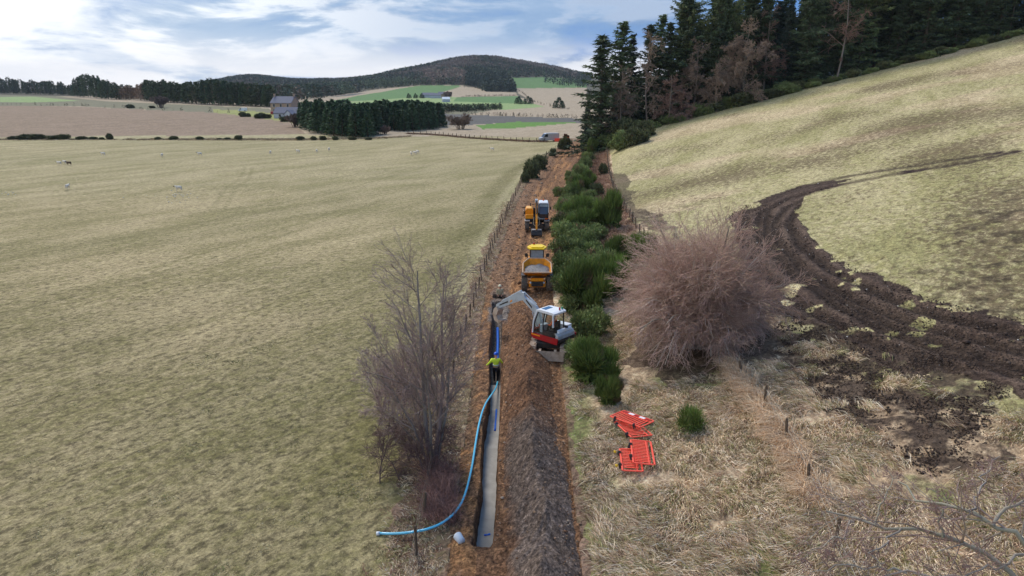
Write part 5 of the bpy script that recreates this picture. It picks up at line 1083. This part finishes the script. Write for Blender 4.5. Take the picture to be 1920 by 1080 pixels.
hprism('front_panel', [(1.0, .85), (1.2, .9), (1.15, 1.25), (1.0, 1.3)], -.2, .9, M_RED)
# cab: frame posts, glass, roof, seat and driver inside
b = MB()
for (f0, f1, s_) in ((.98, .62, .92), (.98, .62, -.08), (-.62, -.55, .92), (-.62, -.55, -.08), (.18, .12, .93)):
    b.tube([hx(f0, s_, 1.1), hx(f0 * .5 + f1 * .5 + .05, s_, 1.8), hx(f1, s_ - .05 * (1 if s_ > 0 else -1), 2.5)], .045, 6)
for z_, f0, f1 in ((1.12, .98, -.62), (2.48, .62, -.55)):
    b.tube([hx(f0, .92, z_), hx(f1, .92, z_), hx(f1, -.08, z_), hx(f0, -.08, z_), hx(f0, .92, z_)], .04, 6)
cabx = b.build('cab_frame', M_BLK, R2)
MB().tube([hx(1.0, .95, 1.08), hx(.92, .95, 1.85), hx(.66, .92, 2.5)], .06, 6).tube([hx(-.6, .95, 1.75), hx(-.56, .92, 2.5)], .06, 6).tube([hx(1.0, -.1, 1.08), hx(.9, -.1, 1.85), hx(.64, -.08, 2.5)], .05, 6).build('cab_pillar', M_WHT, cabx)
hprism('cab_roof', [(-.66, 2.48), (.74, 2.48), (.70, 2.58), (.5, 2.63), (-.5, 2.63), (-.66, 2.58)], -.14, .97, M_WHT, cabx)
hprism('roof_window', [(.15, 2.632), (.5, 2.632), (.5, 2.64), (.15, 2.64)], .1, .75, M_GLB, cabx)
m, t = mat_new('clear_cab_glass'); g1 = t.n('ShaderNodeBsdfTransparent', {0: (.86, .92, .92, 1)}); g2 = t.n('ShaderNodeBsdfGlossy', {0: (.8, .8, .8, 1), 1: .05}); mx = t.n('ShaderNodeMixShader', {0: .12, 1: g1.outputs[0], 2: g2.outputs[0]}); t.n('ShaderNodeOutputMaterial', {0: mx.outputs[0]}); M_CLR = m
def quad(name, ps, m_, par): return MB().add(ps, [(0, 1, 2, 3)]).build(name, m_, par)
quad('door_glass', [hx(.95, .93, 1.15), hx(-.6, .93, 1.15), hx(-.55, .9, 2.46), hx(.63, .9, 2.46)], M_CLR, cabx); quad('windscreen', [hx(1.0, .92, 1.15), hx(1.0, -.08, 1.15), hx(.66, -.05, 2.46), hx(.66, .89, 2.46)], M_CLR, cabx); quad('rear_glass', [hx(-.63, .92, 1.7), hx(-.63, -.08, 1.7), hx(-.57, -.05, 2.46), hx(-.57, .89, 2.46)], M_CLR, cabx)
hb('door_panel', (-.2, .94, 1.28), (.75, .04, .35), M_BLK, cabx); hb('seat', (-.25, .42, 1.38), (.5, .5, .16), M_BLK, R2, .05); hb('seat_back', (-.5, .42, 1.7), (.12, .48, .6), M_BLK, R2, .05); hb('console', (.55, .42, 1.35), (.3, .5, .5), M_GRY, R2)
for c_, m_ in (((-.45, .2, 2.7), M_RED), ((-.45, -.02, 2.7), M_GRNL)): MB().lathe([(.055, -.07), (.055, .04), (.03, .08)], hx(*c_)).build('beacon', m_, R2)
# boom, dipper, bucket in the plane of the heading
def arm(name, pts, s0, s1, m_, par=None): return hprism(name, pts, s0, s1, m_, par)
def fz(u, v):
    """distance ahead of the slewing centre and height, in the boom's plane, of what shows at (u, v)"""
    a_, b_, c_ = ray(u, v); k = a_ / b_; f_ = (X0[0] - k * X0[1]) / (k * sin(hd) - cos(hd)); return f_, CH + c_ / b_ * (X0[1] + f_ * sin(hd)) - X0[2]
ff = 1.15; el_ = fz(1008, 577); ap = fz(981, 549); en = fz(933, 573)
MB().tube([hx(ff, 0, .9), hx(ff, 0, 1.35)], .16, 10).build('swing_post', M_RED, R2)
arm('boom', [(ff - .13, 1.05), (ff + .13, 1.0), (el_[0] + .22, el_[1] - .35), (ap[0] - .05, ap[1] - .42), (ap[0] + .06, ap[1] - .12), (el_[0] + .1, el_[1] + .08), (el_[0] - .2, el_[1] - .25)], -.12, .12, M_GRY)
arm('boom_stripe', [(el_[0] + .35, el_[1] - .10), (ap[0] - .35, ap[1] - .42), (ap[0] - .35, ap[1] - .30), (el_[0] + .35, el_[1] + .02)], .122, .132, M_BLK)
arm('dipper', [(ap[0] - .25, ap[1] - .38), (ap[0] - .12, ap[1] + .03), (ap[0] + .22, ap[1] + .04), (en[0] + .05, en[1] + .10), (en[0] + .06, en[1] - .10), (en[0] - .14, en[1] - .14), (ap[0] + .15, ap[1] - .52)], -.09, .09, M_GRY)
def along(f, o): return (ap[0] + (en[0] - ap[0]) * f, ap[1] + (en[1] - ap[1]) * f + o)
arm('dipper_mark', [along(.38, -.22), along(.46, -.22), along(.46, -.10), along(.38, -.10)], .092, .102, M_YEL); arm('dipper_stripe', [along(.55, -.14), along(.88, -.08), along(.88, .0), along(.55, -.04)], .092, .102, M_BLK)
def ram(a, b_, r=.05):
    mb = MB(); m_ = [(a[i] + b_[i]) / 2 for i in range(3)]; mb.tube([hx(*a), hx(*m_)], r, 8); return mb.tube([hx(*m_), hx(*b_)], r * .6, 8)
ram((ff + .22, .15, 1.1), (el_[0] + .3, .15, el_[1] - .3)).build('hydraulic_ram', M_GRY, R2); ram((ff + .22, -.15, 1.1), (el_[0] + .3, -.15, el_[1] - .3)).build('hydraulic_ram', M_GRY, R2)
ram((el_[0] + .1, .0, el_[1] + .20), (ap[0] - .08, 0, ap[1] + .10)).build('hydraulic_ram', M_GRY, R2); ram((ap[0] + .15, 0, ap[1] + .12), (en[0] - .4, 0, en[1] + .42)).build('hydraulic_ram', M_GRY, R2)
e0, e1 = en; arm('bucket', [(e0 - .15, e1 + .02), (e0 + .10, e1 - .15), (e0 + .22, e1 - .55), (e0 + .05, e1 - .95), (e0 - .3, e1 - 1.05), (e0 - .62, e1 - .85), (e0 - .58, e1 - .78), (e0 - .28, e1 - .85), (e0 - .12, e1 - .6), (e0 - .3, e1 - .2)], -.26, .26, M_MUDST)

# ------------------------------------------------------------------ people
def skin_obj(name, chains, mat, parent, sub=2):
    vs = []; es = []; rs = []; key = {}
    for ch in chains:
        prev = None
        for p, r in ch:
            kx = tuple(round(c_, 3) for c_ in p)
            if kx not in key: key[kx] = len(vs); vs.append(p); rs.append(r)
            i = key[kx]
            if prev is not None and prev != i: es.append((prev, i))
            prev = i
    me = bpy.data.meshes.new(name); me.from_pydata(vs, es, []); o = bpy.data.objects.new(name, me); link(o, parent)
    o.modifiers.new('skin', 'SKIN'); me.update()
    sv = me.skin_vertices[0].data if me.skin_vertices else None
    if sv is None:
        import bmesh
        bm = bmesh.new(); bm.from_mesh(me); lay = bm.verts.layers.skin.verify(); bm.to_mesh(me); bm.free(); sv = me.skin_vertices[0].data
    for i, r in enumerate(rs): sv[i].radius = (r, r) if not isinstance(r, tuple) else r; sv[i].use_root = (i == 0)
    o.modifiers['skin'].use_smooth_shade = True; sm = o.modifiers.new('sub', 'SUBSURF'); sm.levels = sm.render_levels = sub; me.materials.append(mat); return o
def lerp(a, b, f): return tuple(a[i] + (b[i] - a[i]) * f for i in range(3))
def hand(root, w_, d, side):
    """palm and five separate bent fingers from wrist w_ in direction d"""
    d = np.array(d, float); d /= np.linalg.norm(d); s_ = np.cross(d, [0, 0, 1.]); s_ /= np.linalg.norm(s_) + 1e-9; n_ = np.cross(s_, d); w_ = np.array(w_); pc = w_ + d * .09
    skin_obj('palm', [[(tuple(w_), .026), (tuple(w_ + d * .045), .034), (tuple(pc), .032)]], M_SKIN, root, 1)
    for i, (o_, l_) in enumerate(((-.033, .068), (-.011, .08), (.011, .076), (.033, .06))):
        a = pc + s_ * o_; b_ = a + d * l_ * .5 - n_ * .01; c_ = b_ + d * l_ * .38 - n_ * l_ * .35
        skin_obj('finger', [[(tuple(a), .0095), (tuple(b_), .009), (tuple(c_), .007)]], M_SKIN, root, 1)
    a = w_ + d * .03 + s_ * .03 * side; b_ = a + d * .03 + s_ * .03 * side; c_ = b_ + d * .03 - n_ * .01; skin_obj('thumb', [[(tuple(a), .012), (tuple(b_), .011), (tuple(c_), .008)]], M_SKIN, root, 1)
def person(label, loc, rz, J, top, legm, helmet, tape=True, sc=1.0):
    """J: joints in local metres, facing +y. hips, chest, neck, head, shoulders, elbows, wrists, knees, ankles"""
    r = thing('person', label, 'person', loc, rz, scale=sc); j = J
    body = [[(j['hip'], .13), (lerp(j['hip'], j['chest'], .5), .12), (j['chest'], .13), (j['neck'], .06), (lerp(j['neck'], j['head'], .5), .075), (j['head'], .098), (lerp(j['neck'], j['head'], 1.55), .07)]]
    for s_ in ('l', 'r'):
        body.append([(j['chest'], .13), (j['sh' + s_], .07), (lerp(j['sh' + s_], j['el' + s_], .5), .055), (j['el' + s_], .045), (lerp(j['el' + s_], j['wr' + s_], .5), .04), (j['wr' + s_], .028)])
        body.append([(j['hip'], .13), (j['hp' + s_], .095), (lerp(j['hp' + s_], j['kn' + s_], .5), .08), (j['kn' + s_], .06), (lerp(j['kn' + s_], j['an' + s_], .4), .056), (j['an' + s_], .038), (tuple(np.array(j['an' + s_]) + np.array([0, .14, -.05])), .04)])
    bo = skin_obj('body', body, M_SKIN, r)
    jk = [[(j['hip'], .155), (lerp(j['hip'], j['chest'], .5), .15), (j['chest'], .165), (lerp(j['chest'], j['neck'], .75), .09)]]
    for s_ in ('l', 'r'): jk.append([(j['chest'], .165), (j['sh' + s_], .09), (lerp(j['sh' + s_], j['el' + s_], .5), .075), (j['el' + s_], .065), (lerp(j['el' + s_], j['wr' + s_], .85), .05)])
    skin_obj('jacket', jk, top, r)
    tr = [[(tuple(np.array(j['hip']) + [0, 0, .02]), .145)]]
    for s_ in ('l', 'r'): tr.append([(tuple(np.array(j['hip']) + [0, 0, .02]), .145), (j['hp' + s_], .115), (lerp(j['hp' + s_], j['kn' + s_], .5), .10), (j['kn' + s_], .078), (lerp(j['kn' + s_], j['an' + s_], .5), .07), (lerp(j['kn' + s_], j['an' + s_], .92), .062)])
    skin_obj('trousers', tr, legm, r)
    for s_ in ('l', 'r'):
        a = np.array(j['an' + s_]); skin_obj('boot', [[(tuple(a + [0, 0, .10]), .058), (tuple(a + [0, 0, -.01]), .06), (tuple(a + [0, .10, -.04]), .052), (tuple(a + [0, .2, -.05]), .042)]], M_BOOT, r, 1)
        d = np.array(j['wr' + s_]) - np.array(j['el' + s_]); hand(bo, j['wr' + s_], d, 1 if s_ == 'l' else -1)
    h = np.array(j['head']); f = MB(); f.ball(tuple(h + [0, .105, .0]), (.016, .022, .02), 8); f.ball(tuple(h + [-.1, .0, 0]), (.014, .026, .034), 8); f.ball(tuple(h + [.1, .0, 0]), (.014, .026, .034), 8); f.build('face_features', M_SKIN, bo, True)
    MB().ball(tuple(h + [-.035, .092, .02]), .013, 8).ball(tuple(h + [.035, .092, .02]), .013, 8).build('eyes', M_TRS, bo, True); MB().box(tuple(h + [0, .1, -.045]), (.045, .012, .01)).build('mouth', M_RED, bo)
    b = MB(); b.lathe([(.135, .05), (.13, .07), (.122, .11), (.10, .15), (.06, .18), (.01, .19)], tuple(h), 'z', 16); b.prism([(-.09, .10), (.09, .10), (.07, .19), (-.07, .19)], 'z', h[2] + .045, h[2] + .06); b.v = [(p[0], p[1] if p[1] < 9 else p[1], p[2]) for p in b.v]; b.build('helmet', helmet, r, True)
    if tape:
        b = MB(); c_ = lerp(j['hip'], j['chest'], .45); b.lathe([(.185, -.025), (.188, 0), (.185, .025)], c_, 'z', 18); b.build('reflective_band', M_REFL, r)
    return r
# pipe layer seen from behind, bent forward a little, left hand on the trench edge
JW = dict(hip=(0, 0, .92), chest=(0, .10, 1.28), neck=(0, .16, 1.46), head=(0, .22, 1.60), hpl=(-.10, 0, .86), hpr=(.10, 0, .86), knl=(-.10, .06, .48), knr=(.10, -.02, .46), anl=(-.09, .0, .10), anr=(.09, -.12, .10),
          shl=(-.21, .10, 1.36), shr=(.21, .10, 1.36), ell=(-.42, .02, 1.14), elr=(.36, .16, 1.14), wrl=(-.62, -.08, 1.02), wrr=(.34, .34, 1.12))
wy = 37.3; person('worker in lime hi-vis jacket and blue helmet standing in the trench, back to the camera', (float(trx(wy)) + .02, wy, gz(-1, wy) - 1.10), 0, JW, M_HIV, M_TRS, M_HELB)
JS = dict(hip=(0, 0, .90), chest=(0, .03, 1.28), neck=(0, .04, 1.46), head=(0, .06, 1.60), hpl=(-.10, 0, .86), hpr=(.10, 0, .86), knl=(-.10, .04, .48), knr=(.10, .02, .48), anl=(-.09, 0, .10), anr=(.09, -.04, .10),
          shl=(-.2, .02, 1.38), shr=(.2, .02, 1.38), ell=(-.24, .04, 1.10), elr=(.24, .04, 1.10), wrl=(-.16, .24, 1.0), wrr=(.16, .24, 1.0))
person('worker in cream helmet and khaki top down in the trench beyond the digger arm', (-.93, 51.1, gz(-.93, 51.1) - .86), pi, JS, M_KHK, M_TRS, M_HELW, False)
JD = dict(hip=(0, 0, 1.42 - 1.35), chest=(0, -.02, .46), neck=(0, .0, .64), head=(0, .05, .78), hpl=(-.1, .05, .06), hpr=(.1, .05, .06), knl=(-.14, .42, .12), knr=(.14, .42, .12), anl=(-.14, .50, -.24), anr=(.14, .50, -.24),
          shl=(-.2, 0, .54), shr=(.2, 0, .54), ell=(-.28, .12, .28), elr=(.28, .12, .28), wrl=(-.26, .36, .26), wrr=(.26, .36, .26))
dp = hx(-.25, .42, 1.48); person('digger driver in orange hi-vis vest seated in the white cab', (X0[0] + dp[0], X0[1] + dp[1], X0[2] + dp[2]), hd - pi / 2, JD, M_ORV, M_TRS, M_HELW, False, .86)

# ------------------------------------------------------------------ pipes, pail
b = MB(); b.tube([(float(trx(y_)) + .02 + .10 * sstep(46, 38, y_), y_, -.95 + .02 * sin(y_) + .9 * sstep(41, 37.4, y_) * .5) for y_ in np.linspace(46.6, 37.9, 14)], .10, 12)
tag(b.build('water_pipe', M_PIPE, None, True), 'thick deep blue pipe lying in the trench ahead of the worker', 'pipe')
pp = [(933, 716, -.55), (930, 728, -.35), (921, 741, .15), (911, 755, .36), (903, 775, .38), (897, 800, .36), (891, 835, .34), (886, 870, .34), (876, 915, .34), (866, 943, .36), (850, 965, .38), (828, 982, .38), (800, 993, .38), (765, 999, .30), (735, 1001, .16), (712, 1000, .12)]
P = np.array([at_z(*p) for p in pp]); tt = np.linspace(0, len(P) - 1, 70); P2 = np.stack([np.interp(tt, np.arange(len(P)), P[:, i]) for i in range(3)], 1)
for _ in range(3): P2[1:-1] = (P2[:-2] + P2[1:-1] * 2 + P2[2:]) / 4
pipe2 = MB().tube([tuple(p) for p in P2], .047, 12).build('supply_pipe', M_PIPC, None, True); tag(pipe2, 'long pale blue pipe curving from the trench over the fence into the field', 'pipe')
MB().tube([tuple(P2[-1]), tuple(P2[-1] + np.array([-.12, 0, -.01]))], .072, 12).build('end_cap', M_PAIL, pipe2, True)
# blue bits of submerged pipe breaking the muddy water
for (u0, v0), (u1, v1), r_, lb in (((931, 768), (928, 808), .05, 'short length of blue pipe breaking the water surface in the middle of the trench'), ((908, 1004), (919, 1002), .045, 'scrap of blue pipe in the near end of the flooded trench')):
    a = at_z(u0, v0, -.72); c_ = at_z(u1, v1, -.72); pts = [tuple(lerp(a, c_, f)[:2]) + (-.725 + .012 * sin(f * 9),) for f in np.linspace(0, 1, 9)]; tag(MB().tube(pts, r_, 8).build('pipe_piece', M_PIPE, None, True), lb, 'pipe')
x, y, z = at(862, 1018); PL = thing('pail', 'white plastic pail tipped on its side left of the trench end', 'pail', (x, y, z + .17), .5)
b = MB(); b.lathe([(.001, -.17), (.13, -.17), (.155, .15), (.165, .17), (.150, .17), (.142, .14), (.118, -.15), (.001, -.15)], (0, 0, 0), 'y', 20); b.build('tub', M_PAIL, PL, True)
MB().tube([(.165 * cos(a), .16, .165 * sin(a) - .0) for a in np.linspace(pi, 2 * pi, 12)], .006, 5).build('handle', M_WIRE, PL)

# ------------------------------------------------------------------ red barriers lying in the grass
def barrier(label, c1, c2, c3, c4, lift, stripe=False, feet=True, yel=False, L=1.75, H_=1.0):
    """corner pixels in order round the panel"""
    P = [np.array(at(*c_)) for c_ in (c1, c2, c3, c4)]; cen = sum(P) / 4; ax = (P[1] - P[0] + P[2] - P[3]); a = atan2(ax[1], ax[0])
    r = thing('barrier', label, 'barrier', (cen[0], cen[1], gz(cen[0], cen[1]) + lift), a); r.rotation_euler = (RNG.uniform(-.05, .05), -.06, a)
    b = MB(); fr = .075
    for y_ in (-H_ / 2, H_ / 2): b.box((0, y_, 0), (L, fr, .05), bev=.015)
    for x_ in (-L / 2, L / 2): b.box((x_, 0, 0), (fr, H_ - fr, .048), bev=.015)
    b.box((0, H_ / 2 - .22, 0), (L - fr, .05, .044)); b.build('frame', M_PLR, r)
    b = MB()
    for k in range(int(L / .14) - 1): b.box((-L / 2 + .14 * (k + 1), -.04, 0), (.052, H_ - .2, .03))
    b.build('slats', M_PLR, r)
    if stripe:
        for k in range(5): MB().box((-.6 + .3 * k, H_ / 2 - .12, .03), (.3, .16, .012)).build('stripe', M_WHT if k in (1, 3) else M_RED, r)
    if feet:
        for sx in (-1, 1): MB().box((sx * .55, -H_ / 2 - .06, -.02), (.07, .14, .26), (.3 * sx, 0, 0), .02).build('foot', M_RUBB, r)
    if yel:
        for sx in (-1, 1): MB().box((sx * .62, -H_ / 2 - .22, .02), (.12, .10, .12), (.2, .1, .4), .03).build('lamp', M_PLY, r)
    return r
barrier('red slatted barrier lying under the striped one in the straw grass', (1160, 806), (1184, 833), (1212, 812), (1190, 795), .22)
barrier('red slatted barrier with a red and white striped board, lying on another', (1148, 800), (1197, 817), (1221, 797), (1171, 780), .36, True)
barrier('red slatted barrier on the ground with yellow fittings, left one of the lower pair', (1192, 843), (1200, 895), (1172, 903), (1166, 852), .26, yel=True, L=1.95, H_=.8)
barrier('red slatted barrier overlapping another, right one of the lower pair', (1217, 829), (1223, 884), (1191, 900), (1183, 841), .38, L=2.15, H_=.85)

# ------------------------------------------------------------------ vans, buildings, sheep
def van(name, label, cat, u, v, L, W, Hh, paint, rz):
    x, y, z = at(u, v); r = thing(name, label, cat, (x, y, z), rz); h0 = .35
    pr_ = [(-L / 2, h0), (L / 2 - .15, h0), (L / 2, h0 + .3), (L / 2 - .05, Hh * .45), (L / 2 - L * .14, Hh * .52), (L / 2 - L * .27, Hh * .95), (L / 2 - L * .33, Hh), (-L / 2 + .1, Hh), (-L / 2, Hh - .15)]
    b = MB(); b.prism(pr_, 'y', -W / 2, W / 2); b.build('body', paint, r)
    dxn, dzn = (-.13 * L, Hh * .43); b = MB(); b.prism([(L / 2 - L * .15, Hh * .56), (L / 2 - L * .262, Hh * .93), (L / 2 - L * .252, Hh * .93), (L / 2 - L * .14, Hh * .56)], 'y', -W / 2 + .12, W / 2 - .12); b.build('windscreen', M_GLS, r)
    for sy in (-1, 1):
        y0, y1 = (sy * W / 2 + .004 * sy, sy * W / 2 + .014 * sy); b = MB(); b.prism([(L / 2 - L * .19, Hh * .55), (L / 2 - L * .28, Hh * .88), (L / 2 - L * .40, Hh * .88), (L / 2 - L * .40, Hh * .55)], 'y', min(y0, y1), max(y0, y1)); b.build('side_window', M_GLS, r)
        for xx in (L * .31, -L * .30):
            bb = MB(); bb.lathe([(.2, -.11), (.33, -.11), (.34, 0), (.33, .11), (.2, .11)], (xx, sy * (W / 2 - .1), .34), 'y', 16); wh = bb.build('tyre', M_RUBB, r); MB().lathe([(.05, -.12), (.19, -.118), (.19, .118), (.05, .12)], (xx, sy * (W / 2 - .1), .34), 'y', 12).build('rim', M_RIM, wh)
        MB().box((L / 2 - .05, sy * W * .36, h0 + .42), (.08, .28, .2)).build('headlight', M_PAIL, r)
        MB().box((-L / 2 - .01, sy * W * .44, Hh * .5), (.04, .12, .5)).build('tail_light', M_RED, r)
    MB().box((L / 2 + .02, 0, h0 + .1), (.12, W * .96, .22), bev=.03).build('bumper', M_BLK, r); return r
van('parked_van', 'silver grey panel van parked at the far bend of the track', 'van', 1029, 265, 5.9, 2.0, 2.45, M_SILV, pi + .25)
van('parked_van', 'white van parked in front of the left shelterbelt', 'van', 455, 209, 4.6, 1.9, 2.0, M_WHT, pi + .1)
van('red_car', 'small red vehicle beside the farmhouse gable', 'car', 511, 215, 3.9, 1.7, 1.6, M_RED, pi / 2 + .3)
for i, (u, v) in enumerate(((1046, 266), (1052, 266), (1062, 264))):
    x, y, z = at(u, v); r = thing('site_barrier', ['upright orange-red barrier nearest the back of the grey van', 'upright orange-red barrier between the van and the round bush', 'upright orange-red barrier by the russet bush at the track bend'][i], 'barrier', (x, y, z), .15 * i)
    MB().box((0, 0, 1.0), (1.9, .05, .1)).box((0, 0, .15), (1.9, .05, .1)).box((-.95, 0, .55), (.1, .05, 1.0)).box((.95, 0, .55), (.1, .05, 1.0)).build('frame', M_PLR, r); MB().box((0, 0, .58), (1.8, .03, .72)).build('panel', M_PLR, r)
def house(name, label, u, v, L, W, eav, rdg, rz, wall, roof, wins=(), chim=(), cat='house'):
    x, y, z = at(u, v); r = thing(name, label, cat, (x, y, z - .2), rz)
    b = MB(); b.prism([(-W / 2, 0), (W / 2, 0), (W / 2, eav), (0, rdg), (-W / 2, eav)], 'x', -L / 2, L / 2); wl_ = b.build('wall', wall, r)
    b = MB(); t_ = .22
    for s_ in (-1, 1): b.prism([(s_ * (W / 2 + .35), eav - .18), (0, rdg + .06), (0, rdg + .06 + t_), (s_ * (W / 2 + .35), eav - .18 + t_)], 'x', -L / 2 - .2, L / 2 + .2)
    rf = b.build('roof', roof, r)
    for cx in chim: MB().box((cx, 0, rdg + .5), (.7, 1.1, 1.8)).box((cx, 0, rdg + 1.45), (.85, 1.25, .15)).build('chimney', wall, rf)
    for sy, xx, zz, ww, hh in wins:
        o_ = MB().box((xx, sy * (W / 2 + .03), zz), (ww + .25, .08, hh + .25)).build('window', M_PALE, wl_); MB().box((xx, sy * (W / 2 + .08), zz), (ww, .06, hh)).build('pane', M_GLS, o_)
    return r
house('farmhouse', 'two-storey granite farmhouse with grey slate roof and gable chimneys', 536, 213, 12, 8, 5.6, 8.6, -.25, M_STONE, M_SLATE, [(-1, -4, 4.4, 1, 1.4), (-1, 0, 4.4, 1, 1.4), (-1, 4, 4.4, 1, 1.4), (-1, -4, 1.7, 1, 1.5), (-1, 4, 1.7, 1, 1.5)], (-5.6, 5.6))
house('outbuilding', 'low slate-roofed outbuilding in front of the farmhouse', 546, 221, 14, 6, 2.4, 4.8, -.15, M_PALE, M_SLATE, [(-1, -4, 1.4, 1, 1)], (), 'outbuilding')
house('porch', 'small pale gabled porch wing on the outbuilding', 545, 224, 5, 4, 2.2, 4.2, -.15 + pi / 2, M_PALE, M_SLATE, (), (), 'outbuilding')
for u, v, L, W, e, rd_, wm, rm, lb in [(803, 183, 15, 9, 3.5, 6, M_PALE, M_SLATE, 'long grey farm shed among the far trees, left of the farm'), (817, 184, 13, 8, 3.5, 6, M_PALE, M_SLATE, 'grey farm shed in the middle of the far farm'), (829, 183, 9, 7, 4.5, 7, M_STONE, M_SLATE, 'stone farmhouse at the right of the far farm'), (836, 191, 8, 6, 3, 5, M_PALE, M_WHT, 'far barn with a bright white roof below the farm')]:
    house('farm_building', lb, u, v, L, W, e, rd_, RNG.uniform(-.4, .4), wm, rm, (), (), 'farm building')
# sheep
def sheep_proto(nm, wool, face, lb):
    r = thing(nm, lb, 'sheep'); s_ = [[((0, -.42, .62), (.20, .22)), ((0, -.15, .64), (.25, .26)), ((0, .2, .64), (.24, .25)), ((0, .42, .68), (.17, .19)), ((0, .56, .80), (.10, .11)), ((0, .66, .84), (.085, .09)), ((0, .80, .76), (.05, .05))]]
    for sx in (-1, 1):
        s_.append([((0, .2, .64), (.24, .25)), ((sx * .14, .32, .42), .07), ((sx * .14, .33, .22), .035), ((sx * .14, .34, .03), .03)]); s_.append([((0, -.15, .64), (.25, .26)), ((sx * .14, -.36, .44), .09), ((sx * .14, -.42, .24), .04), ((sx * .14, -.38, .03), .03)])
    o = skin_obj('body', s_, wool, r, 1); MB().ball((0, .76, .78), (.075, .13, .085), 10).ball((-.11, .68, .86), (.06, .03, .025), 8).ball((.11, .68, .86), (.06, .03, .025), 8).build('face', face, r, True); return r
s1 = sheep_proto('sheep', M_WOOL, M_FACE, ''); s2 = sheep_proto('sheep', M_DWOOL, M_FACE, '')
flock = [(112, 310, 0, 'leftmost sheep of the trio at the left of the field', 1.4), (122, 308, 0, 'middle sheep of the trio at the left of the field', 1.2), (130, 310, 1, 'dark brown sheep at the right of the left-hand trio', 1.5), (194, 292, 0, 'pale sheep near the far boundary, right of the left-hand trio', 1.5), (304, 294, 0, 'sheep between two others in the left half of the field, near the far boundary', .3), (375, 292, 0, 'sheep facing sideways below the lone far boundary bushes, left of centre field', 1.7), (127, 355, 0, 'lone sheep grazing nearer on the left of the field', .1), (336, 358, 0, 'greyish sheep beside the pale scraps in the field', 1.6),
         (507, 289, 0, 'leftmost sheep in the loose row of four below the farmhouse', .2), (559, 287, 0, 'second sheep in the loose row of four below the farmhouse', 1.2), (594, 286, 0, 'third sheep in the loose row of four below the plantation', .3), (617, 283, 0, 'rightmost and farthest sheep in the loose row of four', .1), (771, 291, 0, 'leftmost sheep of the close trio in the middle distance', .4), (778, 290, 0, 'middle sheep of the close trio in the middle distance', 1.1), (783, 288, 0, 'rightmost sheep of the close trio in the middle distance', .8), (923, 283, 0, 'single sheep near the far fence toward the van', 1.3)]
for i, (u, v, k, lb, rz) in enumerate(flock):
    p = at(u, v); put_tree((s1, s2)[k], (p[0], p[1], p[2]), .95, rz, 1.0, lb, 'sheep grazing in the left field')
n = 46; uu = np.concatenate([RNG.normal(340, 14, 26), RNG.normal(300, 30, 8), RNG.normal(10, 12, 12)]); vv = np.concatenate([RNG.normal(368, 4, 26), RNG.normal(376, 8, 8), RNG.normal(364, 3, 12)])
pts = np.array([at(a, b_) for a, b_ in zip(uu, vv)]); tag(rock_field('feed_scraps', pts + [0, 0, .05], RNG.uniform(.08, .16, n), np.tile(S(205, 200, 185), (n, 1)), M_TWIG), 'pale scraps strewn on the grass near the grey sheep', 'scraps', kind='stuff')

# ------------------------------------------------------------------ air
m = bpy.data.materials.new('air'); m.use_nodes = True; t = NT(m.node_tree)
pv = t.n('ShaderNodeVolumePrincipled', {'Color': (.78, .86, .96, 1), 'Density': 0.00006}); t.n('ShaderNodeOutputMaterial', {1: pv.outputs[0]})
hz = MB().box((0, 0, 0), (12400, 12400, 1)).build('haze', m); hz.scale = (1, 1, 226); hz.location = (0, 0, 226 / 2 - 16); tag(hz, kind='stuff')
# protos never placed are removed
for p in pr + lar + B_BR + B_RG + B_GO + B_DK + D_PL + D_SB + [s1, s2]:
    if id(p) not in used:
        for c_ in list(p.children): bpy.data.objects.remove(c_)
        bpy.data.objects.remove(p)
